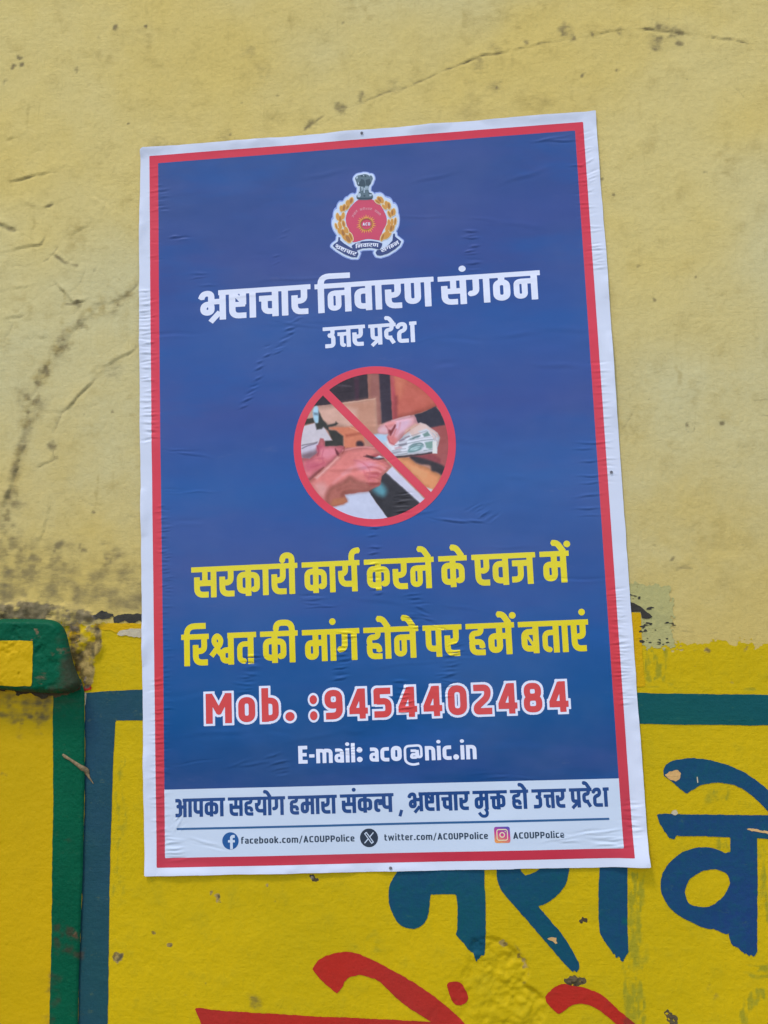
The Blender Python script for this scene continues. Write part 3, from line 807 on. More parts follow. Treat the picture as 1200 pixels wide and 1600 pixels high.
# hand-painted lettering
LET = []
LET.append(([on_wall(spline([(626, 1350), (618, 1366), (610, 1380), (607, 1397), (609, 1414), (615, 1431), (626, 1445), (641, 1450.5), (654, 1449), (664, 1441), (669, 1428), (671, 1412), (672.5, 1397)], False).tolist()
      + [(713, 1396.7), (715, 1414), (714.5, 1452), (712, 1460), (724, 1473), (736, 1489), (744, 1502), (754, 1503), (757.5, 1490), (758.5, 1465), (759, 1426), (757, 1382), (756.5, 1340), (630, 1340)])], []))
LET.append(([on_wall([(775, 1340), (776.4, 1374), (783, 1391), (798, 1409), (815, 1428), (832, 1448), (849, 1467), (866, 1487), (883, 1507), (895, 1520), (901, 1525), (908, 1522), (905, 1506), (897, 1490), (889, 1476), (876, 1457), (860, 1438), (848, 1424), (840.5, 1416), (847, 1413.5), (857, 1409), (867, 1402.5), (877, 1391.5), (883, 1383), (887, 1371), (889, 1358), (889, 1340), (852, 1340), (842, 1358.5), (830, 1365), (820.6, 1367.8), (814, 1361), (808, 1345)])], []))
LET.append(([on_wall([(937, 1340), (936.5, 1360), (935, 1392), (935, 1435), (937.5, 1459), (944, 1470), (951, 1480), (958, 1491), (963, 1496), (969, 1500), (973, 1502), (977, 1495), (982, 1487), (981, 1470), (980.5, 1449), (980, 1400), (980.5, 1340)])], []))
veh = [on_wall([(585, 325), (640, 322), (700, 325), (850, 327), (1200, 331), (1420, 334), (1420, 466), (1200, 461), (1140, 458), (1141, 700), (1140, 960), (1140, 1078), (1126, 1108), (1092, 1110), (1062, 1090), (1040, 1075), (998, 1042), (985, 1000), (980, 955),
                (990, 940), (992, 452), (850, 447), (722, 445), (692, 440), (682, 462), (655, 460), (630, 420), (600, 372)], **A3),
       on_wall(spline([(1000, 572), (960, 540), (920, 520), (850, 506), (780, 516), (710, 546), (650, 600), (616, 660), (606, 720), (620, 780), (652, 832), (700, 876), (760, 912), (830, 945), (900, 960), (1000, 955)]), **A3)]
veh_h = [on_wall(spline([(986, 690), (975, 658), (945, 640), (900, 629), (850, 635), (800, 660), (762, 692), (743, 740), (747, 786), (772, 822), (820, 835), (880, 833), (930, 800), (968, 755), (986, 715)]), **A3)]
LET.append((veh, veh_h))
LET.append(([on_wall(np.array(spline([(622, 85), (636, 55), (662, 36), (700, 24), (780, 16), (870, 25), (960, 48), (1050, 86), (1130, 135), (1200, 192), (1300, 290), (1350, 345)], False)).tolist()
                     + np.array(spline([(1240, 350), (1200, 316), (1150, 258), (1090, 207), (1040, 175), (990, 158), (930, 152), (870, 156), (830, 165), (790, 188), (750, 211)], False)).tolist() + [(715, 186), (670, 146), (625, 112)], **A3)], []))
for k, (ps, hs) in enumerate(LET):
    paint_shape('painted_letter', M_LETTER, wall, ps, holes=hs, lift=0.85, rough=0.8, res=1.3, wob=5, seed=30 + k, rag=5.0)
LETR = [[on_wall(np.array(spline([(864, 520), (888, 485), (930, 460), (975, 446), (1025, 440), (1080, 450), (1140, 476), (1200, 506), (1290, 556), (1370, 604), (1440, 655), (1510, 712), (1580, 780), (1640, 842), (1720, 930)], False)).tolist()
                 + np.array(spline([(1600, 930), (1545, 880), (1480, 815), (1400, 757), (1330, 712), (1260, 660), (1200, 598), (1160, 570), (1110, 553), (1075, 550), (1040, 560), (1015, 580), (1005, 606), (980, 637)], False)).tolist() + [(940, 605), (895, 562)], **A1)],
        [on_wall([(314, 706), (330, 703), (360, 706), (400, 713), (600, 726), (850, 741), (1200, 756), (1500, 775), (1640, 790), (1800, 800), (1800, 930), (390, 930), (372, 850), (345, 782), (330, 745)], **A1)],
        [on_wall(spline([(490, 705), (505, 686), (545, 683), (575, 700), (592, 735), (605, 772), (590, 805), (550, 815), (524, 800), (504, 760)]), **A2)],
        [on_wall(np.array(spline([(-30, 1330), (-2, 1298), (30, 1275), (75, 1260), (120, 1270), (190, 1283), (260, 1310), (310, 1340), (352, 1385), (420, 1440), (472, 1486), (560, 1575)], False)).tolist()
                 + np.array(spline([(460, 1580), (420, 1540), (370, 1490), (300, 1430), (240, 1390), (180, 1371), (130, 1375), (95, 1395), (68, 1416), (40, 1426), (8, 1396), (-22, 1362)], False)).tolist(), **A3)]]
for k, ps in enumerate(LETR):
    tag(paint_shape('painted_letter', M_RED, wall, ps, lift=0.85 + 0.2 * (k == 1), rough=0.9, res=1.5, wob=5, seed=50 + k), 'red painted stroke')
# chips
paint_shape('paint_chip', M_CLAY, wall, [on_wall([(630, 108), (658, 90), (700, 80), (719, 100), (712, 134), (690, 145), (652, 130)], **A3)], lift=1.1, rough=1.0, res=1.2, wob=6)
paint_shape('paint_chip', M_WHITEWASH, wall, [on_wall([(660, 322), (672, 303), (695, 300), (703, 320), (690, 330)], **A3)], lift=1.2, rough=1.0, res=1.2, wob=6)
paint_shape('paint_chip', M_CLAY, wall, [on_wall([(1040, 445), (1065, 435), (1095, 440), (1090, 458), (1098, 472), (1085, 474), (1070, 458), (1050, 455)], **A2)], lift=1.2, rough=0.8, res=1.2, wob=5)
paint_shape('paint_chip', M_CLAY, wall, [on_wall([(1050, 402), (1130, 408), (1200, 418), (1200, 432), (1150, 426), (1100, 412)], **A3)], lift=1.2, rough=1.8, res=1.2, wob=6)
paint_shape('paint_chip', M_WHITEWASH, wall, [on_wall([(806, 118), (811, 118), (815, 152), (809, 152)], **A3)], lift=1.2, rough=0.3, res=0.8)


def lump(name, mat, parent, pts, height, seed, o=(0, 0), s=1.0, res=1.0):
    P = on_wall(spline(pts), o, s)

    def dep(x, q):
        d = -sd_poly(P, x, q)
        return wall_depth(x, q) + height * smooth(0, 5, d) * (0.5 + 1.6 * fbm(x, q, 6, seed, 4, 0.65))
    return paint_shape(name, mat, parent, [P], res=res, lift=0.4, rough=4.2, depth=dep, wob=5, seed=seed)


lump('mortar_lump', M_EARTH, wall, [(78, 1240), (100, 1220), (140, 1215), (180, 1230), (190, 1255), (160, 1275), (120, 1282), (90, 1265)], 2.2, 3, **A3)
lump('mortar_lump', M_EARTH, wall, [(628, 1425), (650, 1410), (660, 1425), (700, 1445), (708, 1475), (690, 1500), (655, 1490), (640, 1450)], 2.0, 4, **A3)
lump('mortar_lump', M_EARTH, wall, [(163, 912), (178, 901), (195, 906), (192, 916), (180, 914), (178, 930), (165, 926)], 2, 6, **A3)
lump('mortar_lump', M_EARTH, wall, [(855, 85), (865, 84), (872, 97), (884, 100), (878, 108), (862, 102)], 2, 7, **A1)

# ------------------------------------------------------------------ the pillar with its coping at the left
PDEP = 5.0
pil = empty('gate_pillar', (-0.6, 0, 0))
pil['kind'] = 'thing'
tag(pil, 'yellow pillar with green edged coping, left of the poster', 'pillar')
_pe = on_wall([(126, 1060), (131, 1080), (131.5, 1160), (131, 1240), (128, 1370), (125, 1440), (122, 1530), (121, 1600), (119, 1700)], depth=PDEP)


def pil_edge(q): return np.interp(q, _pe[:, 1], _pe[:, 0])


def pil_depth(x, q):
    d = pil_edge(q) - x
    return PDEP * np.sqrt(np.clip(1 - (1 - np.clip((d + 0.8) / 4.0, 0, 1)) ** 2, 0, 1)) + wall_depth(x, q) * 0.7 + 0.2


_top = on_wall([(0, 1040)])[0, 1]
PX_ = np.concatenate([np.linspace(-2600, -290, 12)[:-1], np.arange(-290, -25, 1.8)])
PQ_ = np.concatenate([np.arange(_top, 1210, 2.0), np.linspace(1210, 2148, 12)])
wall_patch('pillar_face', M_YELLOW, pil, lambda x, q: np.maximum(x - pil_edge(q) - 0.8 * fbm(x, q, 20, 8), q - 2147), None, 0, 0.0, depth=pil_depth, grid=(PX_, PQ_))
GP = np.concatenate([on_wall([(84, 1060), (83.5, 1110), (83, 1180), (83.5, 1260), (82, 1370), (80.5, 1480), (77.5, 1600), (76, 1700)], depth=PDEP), on_wall([(140, 1700), (140, 1060)], depth=PDEP)])
tag(wall_patch('green_edge', M_GREEN, pil, lambda x, q: np.maximum(sd_poly(GP, x, q) + 0.9 * fbm(x, q, 10, 18), x - pil_edge(q) - 0.2), (-150, -25, _top, 1200), 1.6, 0.5, depth=pil_depth), 'green painted edge')
CDEP = 30.0
CPX = [(-700, 965), (30, 967), (70, 967.5), (88, 970), (99, 977), (106, 990), (111, 1010), (116, 1032), (122, 1050), (127, 1062), (126, 1072), (116, 1080), (96, 1083), (50, 1081), (0, 1077), (-700, 1070)]
CW = on_wall(CPX, depth=16)
CWs = spline(CW[1:-1], False)
CW2 = np.concatenate([[[-2600, CW[0, 1]]], CWs, [[-2600, CW[-1, 1]]]])


def cop_depth(x, q):
    d = np.maximum(-sd_poly(CW2, x, q) + 1.5, 0)
    t = np.clip(d / 9.0, 0, 1)
    return 6 + (CDEP - 6) * np.sqrt(np.clip(1 - (1 - t) ** 2, 0, 1)) + 1.6 * fbm(x, q, 40, 11, 3) + 0.9 * fbm(x, q, 9, 12, 4, 0.65) - 1.3 * smooth(0.25, 0.6, fbm(x, q, 16, 14, 4, 0.6)) + 0.3 * wall_depth(x, q) * (1 - t)


def cop_wear(x, q):
    c0, c1 = on_wall([(104, 1030), (62, 1040)], depth=30)
    soil = smooth(-26, 12, x - c0[0]) * (0.75 + 0.9 * fbm(x, q, 11, 61, 4)) * 1.1 + 0.75 * smooth(c1[1] + 16, c1[1] + 34, q) * (0.6 + fbm(x, q, 9, 62, 3))
    rub = 0.45 * smooth(0.22, 0.5, fbm(x, q, 13, 63, 4, 0.6)) + 0.6 * smooth(c0[0] - 6, c0[0] + 16, x) * smooth(c1[1] - 10, c1[1] + 26, q) * np.clip(0.5 + 1.2 * fbm(x, q, 9, 64, 4), 0, 1) + np.exp(-((x - c1[0] - 4) / 12) ** 2 - ((q - c1[1] - 14) / 14) ** 2) * 0.42 + np.exp(-((x - c1[0] + 2) / 8) ** 2 - ((q - c1[1] + 38) / 8) ** 2) * 0.3
    return {'mask': np.clip(np.stack([soil, 0.3 * soil + 0 * x, rub], -1), 0, 1)}


CX_ = np.concatenate([np.linspace(-2600, -290, 12)[:-1], np.arange(-290, -25, 1.3)])
cop = wall_patch('coping', M_GREEN, pil, lambda x, q: np.maximum(sd_poly(CW2, x, q), -2590 - x), None, 0, 0.0, depth=cop_depth, grid=(CX_, np.arange(_top - 110, _top + 60, 1.3)), wear=cop_wear)
YP = np.concatenate([on_wall([(52, 1001), (51.5, 1030), (50.5, 1066), (49, 1072)], depth=CDEP), [[-2595, on_wall([(0, 1069)], depth=CDEP)[0, 1]], [-2595, on_wall([(0, 999)], depth=CDEP)[0, 1]]]])
tag(wall_patch('yellow_face', M_YELLOW, cop, lambda x, q: sd_poly(YP, x, q) + 0.9 * fbm(x, q, 9, 19, 4), None, 0, 0.5, depth=cop_depth, grid=(CX_, np.arange(_top - 90, _top + 50, 1.3))), 'yellow painted front')
# dirt packed under the coping
DP = on_wall([(-300, 1070), (40, 1072), (118, 1074), (129, 1058), (126, 1078), (96, 1086), (76, 1089), (64, 1094), (50, 1088), (30, 1082), (-300, 1080)], depth=14)
wall_patch('packed_dirt', M_EARTH, pil, lambda x, q: sd_poly(DP, x, q) + 7 * fbm(x, q, 12, 23, 4, 0.65), (-290, -30, _top, _top + 110), 1.4, 0.6,
           depth=lambda x, q: pil_depth(x, q) + 5.5 * smooth(2, -8, sd_poly(DP, x, q)) * (1 + 1.2 * fbm(x, q, 9, 24, 4, 0.6)))

# a dry straw stuck to the green paint
def tube(name, pts, radii, mat, parent=None, n=7, flat=0.5):
    P = np.array(pts, float); N = len(P); co = []; lv = []
    for k in range(N):
        t = P[min(k + 1, N - 1)] - P[max(k - 1, 0)]; t /= np.linalg.norm(t)
        side = np.cross(t, (0, -1, 0)); side /= np.linalg.norm(side); up = np.cross(side, t)
        for a in range(n):
            th_ = 2 * math.pi * a / n
            co.append(P[k] + radii[k] * (math.cos(th_) * side + flat * math.sin(th_) * up))
    for k in range(N - 1):
        for a in range(n):
            b = (a + 1) % n
            lv += [k * n + a, k * n + b, (k + 1) * n + b, (k + 1) * n + a]
    lt = [4] * ((N - 1) * n) + [n, n]
    lv += list(range(n))[::-1] + [(N - 1) * n + a for a in range(n)]
    return make_mesh(name, np.array(co), np.array(lv), np.array(lt), mat, parent)


sw = on_wall(spline([(94, 1180), (99, 1184), (106, 1188), (113, 1193), (120, 1198), (127, 1204), (131, 1213), (135, 1220), (140, 1227)], False), depth=14)
_n = len(sw)
srad = np.interp(np.linspace(0, 1, _n), [0, 0.1, 0.25, 0.5, 0.68, 0.76, 0.9, 1], [1.2, 2.2, 1.6, 2.6, 4.2, 2.0, 0.9, 0.5]) / 1000
sdep = pil_depth(sw[:, 0], sw[:, 1]) * (sw[:, 0] < pil_edge(sw[:, 1])) + wall_depth(sw[:, 0], sw[:, 1]) * (sw[:, 0] >= pil_edge(sw[:, 1]))
sdep = np.maximum(np.convolve(np.pad(sdep, 3, 'edge'), np.ones(7) / 7, 'valid'), sdep) + 1.4
straw = tube('dry_straw', wall_to_world(sw[:, 0], sw[:, 1], sdep) - wall_to_world(sw[0:1, 0], sw[0:1, 1], sdep[0:1]), srad, M_STRAW)
straw.location = Vector(wall_to_world(sw[0:1, 0], sw[0:1, 1], sdep[0:1])[0])
tag(straw, 'curled dry straw stuck on the green pillar edge', 'straw')

# ------------------------------------------------------------------ the poster
PR = Raster(-20, 640, -20, 980, 0.7)
U, V = PR.X, PR.Y
Hp = 0.75 * fbm(U, V, 170, 101, 2) + 0.35 * fbm(U, V * 2.2, 60, 103, 2)
sheet_p = on_poster(SHEET_PX)


def wrinkle(u, v, L, wd, ang, amp):
    R = L * 2.2 + 3
    w = PR.window(u - R, u + R, v - R, v + R)
    if w is None: return
    c, s = math.cos(ang), math.sin(ang)
    a = (U[w] - u) * c + (V[w] - v) * s; b = -(U[w] - u) * s + (V[w] - v) * c
    b = b + 0.06 * a * np.sin(a / L * 2 + u)
    Hp[w] += 1.9 * amp * np.exp(-(a / L) ** 2) * (np.exp(-(b / wd) ** 2) - 0.45 * np.exp(-((b - 1.6 * wd) / wd) ** 2))


wr = random.Random(7)


def ripples(px0, px1, n, L=(6, 12), amp=(0.25, 0.55), ang=0.0, spread=4, wd=(0.9, 1.5), jit=0.12):
    P = on_poster([px0, px1])
    for k in range(n):
        t = (k + wr.uniform(0.1, 0.9)) / n
        u, v = P[0] * (1 - t) + P[1] * t
        wrinkle(u + wr.uniform(-spread, spread), v, wr.uniform(*L), wr.uniform(*wd), ang + wr.uniform(-jit, jit), wr.choice((1, 1, 1, -1)) * wr.uniform(*amp))


ripples((228, 452), (232, 600), 20, L=(6, 10), amp=(0.3, 0.7)); ripples((230, 600), (234, 690), 12, L=(6, 10), amp=(0.3, 0.6))
ripples((238, 470), (243, 690), 16, L=(4, 8), amp=(0.15, 0.35))
ripples((254, 790), (259, 930), 34, L=(4, 7), amp=(0.25, 0.5), wd=(0.7, 1.1)); ripples((257, 930), (262, 1110), 22, L=(4, 7), amp=(0.15, 0.35), wd=(0.7, 1.1))
ripples((248, 1060), (252, 1320), 34, L=(6, 10), amp=(0.18, 0.42)); ripples((270, 1310), (274, 1345), 7, L=(8, 13), amp=(0.3, 0.6))
ripples((252, 285), (254, 330), 7, L=(5, 10), amp=(0.2, 0.4)); ripples((240, 255), (244, 420), 10, L=(5, 9), amp=(0.12, 0.25))
ripples((915, 205), (922, 300), 10, L=(5, 11), amp=(0.15, 0.35), ang=-0.3); ripples((905, 250), (935, 420), 14, L=(6, 11), amp=(0.2, 0.45))
ripples((932, 380), (937, 420), 6, L=(6, 9), amp=(0.3, 0.5)); ripples((935, 560), (948, 760), 16, L=(6, 11), amp=(0.15, 0.4))
ripples((915, 680), (925, 815), 8, L=(8, 14), amp=(0.3, 0.5)); ripples((962, 920), (978, 1100), 38, L=(5, 9), amp=(0.22, 0.5), wd=(0.8, 1.2))
ripples((985, 1250), (992, 1310), 9, L=(6, 10), amp=(0.25, 0.5)); ripples((930, 1295), (970, 1325), 8, L=(10, 18), amp=(0.25, 0.5), spread=10)
ripples((870, 1300), (885, 1318), 5, L=(10, 16), amp=(0.2, 0.4), spread=8); ripples((745, 1205), (820, 1218), 4, L=(10, 18), amp=(0.15, 0.3), spread=14)
ripples((290, 1190), (440, 1195), 3, L=(14, 26), amp=(0.15, 0.3), spread=20, ang=-0.2)
ripples((740, 355), (736, 425), 9, L=(5, 9), amp=(0.35, 0.7)); ripples((420, 540), (380, 640), 9, L=(4, 7), amp=(0.3, 0.6), ang=-0.35); ripples((468, 490), (430, 555), 8, L=(4, 7), amp=(0.3, 0.6), ang=-0.35)
ripples((450, 330), (425, 420), 5, L=(4, 7), amp=(0.15, 0.3), ang=-0.3); ripples((585, 818), (590, 935), 9, L=(5, 8), amp=(0.35, 0.65)); ripples((628, 770), (632, 800), 5, L=(6, 10), amp=(0.35, 0.6))
ripples((545, 985), (530, 1065), 12, L=(5, 8), amp=(0.35, 0.7)); ripples((395, 1020), (388, 1068), 8, L=(6, 9), amp=(0.35, 0.65)); ripples((650, 945), (690, 985), 6, L=(4, 7), amp=(0.35, 0.6), ang=0.35)
ripples((715, 1000), (700, 1075), 11, L=(6, 9), amp=(0.35, 0.65), ang=-0.15); ripples((640, 955), (650, 985), 5, L=(5, 8), amp=(0.3, 0.5)); ripples((625, 1062), (640, 1130), 9, L=(5, 9), amp=(0.35, 0.65))
ripples((700, 1052), (695, 1090), 5, L=(6, 10), amp=(0.3, 0.5)); ripples((488, 930), (500, 950), 4, L=(9, 15), amp=(0.25, 0.5)); ripples((640, 925), (655, 945), 4, L=(6, 10), amp=(0.3, 0.5))
ripples((543, 1165), (548, 1180), 4, L=(12, 20), amp=(0.2, 0.35)); ripples((430, 1180), (440, 1210), 5, L=(6, 12), amp=(0.3, 0.6), ang=-0.2); ripples((385, 1065), (382, 1085), 3, L=(6, 9), amp=(0.3, 0.5))
ripples((670, 812), (760, 815), 7, L=(8, 13), amp=(0.2, 0.45), ang=0.15, spread=6); ripples((735, 790), (775, 812), 6, L=(4, 7), amp=(0.3, 0.5), ang=-0.5); ripples((262, 700), (300, 712), 3, L=(16, 26), amp=(0.2, 0.35), ang=0.1)
ripples((265, 765), (330, 768), 3, L=(16, 30), amp=(0.15, 0.3), ang=0.05); ripples((300, 420), (330, 450), 3, L=(9, 14), amp=(0.2, 0.35)); ripples((850, 215), (880, 222), 3, L=(12, 18), amp=(0.3, 0.5), ang=-0.06)
ripples((270, 370), (290, 372), 2, L=(6, 9), amp=(0.4, 0.6)); ripples((268, 1275), (282, 1295), 5, L=(5, 9), amp=(0.3, 0.5), ang=-0.9); ripples((305, 1312), (340, 1325), 3, L=(12, 18), amp=(0.2, 0.35), ang=0.3)
for _ in range(44):
    wrinkle(wr.uniform(40, 580), wr.uniform(30, 930), wr.uniform(12, 44), wr.uniform(1.5, 4), wr.uniform(-0.25, 0.25), wr.uniform(0.08, 0.22) * wr.choice((1, -1)))
for _ in range(10):                              # trapped air pockets with soft edges
    u0, v0, r0 = wr.uniform(40, 570), wr.uniform(40, 900), wr.uniform(25, 70)
    w = PR.window(u0 - 3 * r0, u0 + 3 * r0, v0 - 3 * r0, v0 + 3 * r0)
    Hp[w] += wr.uniform(0.3, 0.8) * np.exp(-(((U[w] - u0) / r0) ** 2 + ((V[w] - v0) / (0.6 * r0)) ** 2))
# corners and edges that have come unstuck
for px, r0, a in [((1015, 1353), 30, 9.0), ((219, 232), 14, 2.0), ((931, 174), 16, 1.8), ((226, 1369), 18, 2.2), ((420, 1366), 60, 1.4), ((800, 1358), 80, 1.5), ((225, 690), 30, 1.0)]:
    c = on_poster([px])[0]
    d = np.hypot(U - c[0], V - c[1]) / r0
    Hp += a * np.exp(-d * d)
_ed = -sd_poly(sheet_p, U, V)
Hp += smooth(16, 0, _ed) * np.clip(fbm(U, V, 55, 181, 3) + 0.1, 0, 1) * 3.2      # the margin lifts here and there
PR.ch['h'] = np.clip(Hp, -0.3, 9)


def poster_depth(u, v): return PD + PR.get('h', u, v)


def poster_world(u, v, lift):
    dep = poster_depth(u, v) + lift
    x, q = p2w(u, v)
    return wall_to_world(x, q, dep)


_pb = on_poster([(226, 1369), (1015, 1353)]).mean(0)
_pbx, _pbq = p2w(*_pb)
poster = empty('poster', (_pbx / 1000, -PD / 1000, (Z0 - _pbq) / 1000))
tag(poster, 'blue paper poster with red border, Hindi text and a crossed out picture', 'poster')


def ink(name, mat, parent, field, box, res, lift, attr=None, grid=None):
    us, vs = grid if grid is not None else (np.arange(box[0], box[1] + res, res), np.arange(box[2], box[3] + res, res))
    gu, gv = np.meshgrid(us, vs)
    r = field_mesh(us, vs, field(gu, gv))
    if r is None: return None
    u, v, lv, lt = r
    return make_mesh(name, poster_world(u, v, lift), lv, lt, mat, parent, attr(u, v) if attr else None)


PG = (np.arange(-8, 622, 1.25), np.arange(-8, 962, 1.25))
LAY = 0.14
ink('paper_sheet', I_WHITE, poster, lambda u, v: sd_poly(sheet_p, u, v) + 0.45 * fbm(u, v, 22, 5, 4), None, 0, 0, grid=PG)
RO = on_poster([(233.5, 244), (911, 190.5), (990.6, 1339.5), (245, 1355.7), (240.5, 1000), (236, 600)])
RI = on_poster([(247, 255), (898.5, 204), (974.2, 1325), (258, 1340.7), (254.5, 1000), (249.5, 600)])
SPLIT = on_poster([(256.3, 1234), (968.2, 1216.2)])
sv = lambda u: np.interp(u, SPLIT[:, 0], SPLIT[:, 1])
ink('red_border', I_RED, poster, lambda u, v: np.maximum(sd_poly(RO, u, v), -sd_poly(RI, u, v)), None, 0, LAY, grid=PG)
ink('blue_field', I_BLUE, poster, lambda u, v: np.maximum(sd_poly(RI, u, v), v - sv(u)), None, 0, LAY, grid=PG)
ink('footer_band', I_BAND, poster, lambda u, v: np.maximum(sd_poly(RI, u, v), sv(u) - v), None, 0, LAY, grid=PG)

# ------------------------------------------------------------------ lettering, drawn stroke by stroke (x right, y up, 100 = headline)
# one stroke: 'x,y x,y ...|r corner radius|w width|c closed';  'o cx,cy rx ry' is a disc
def parse(t):
    out = []
    for s in t.split(';'):
        s = s.strip()
        if not s: continue
        if s[0] == 'o':
            a = s[1:].split(); c = a[0].split(',')
            out.append(('o', float(c[0]), float(c[1]), float(a[1]), float(a[2]))); continue
        b = s.split('|'); opt = {'r': 12.0, 'w': None, 'c': False}
        for k in b[1:]:
            if k[0] == 'c': opt['c'] = True
            else: opt[k[0]] = float(k[1:])
        P = [tuple(float(q) for q in p.split(',')) for p in b[0].split()]
        out.append(('s', fillet(P, opt['r'], opt['c']), opt['w'], opt['c']))
    return out


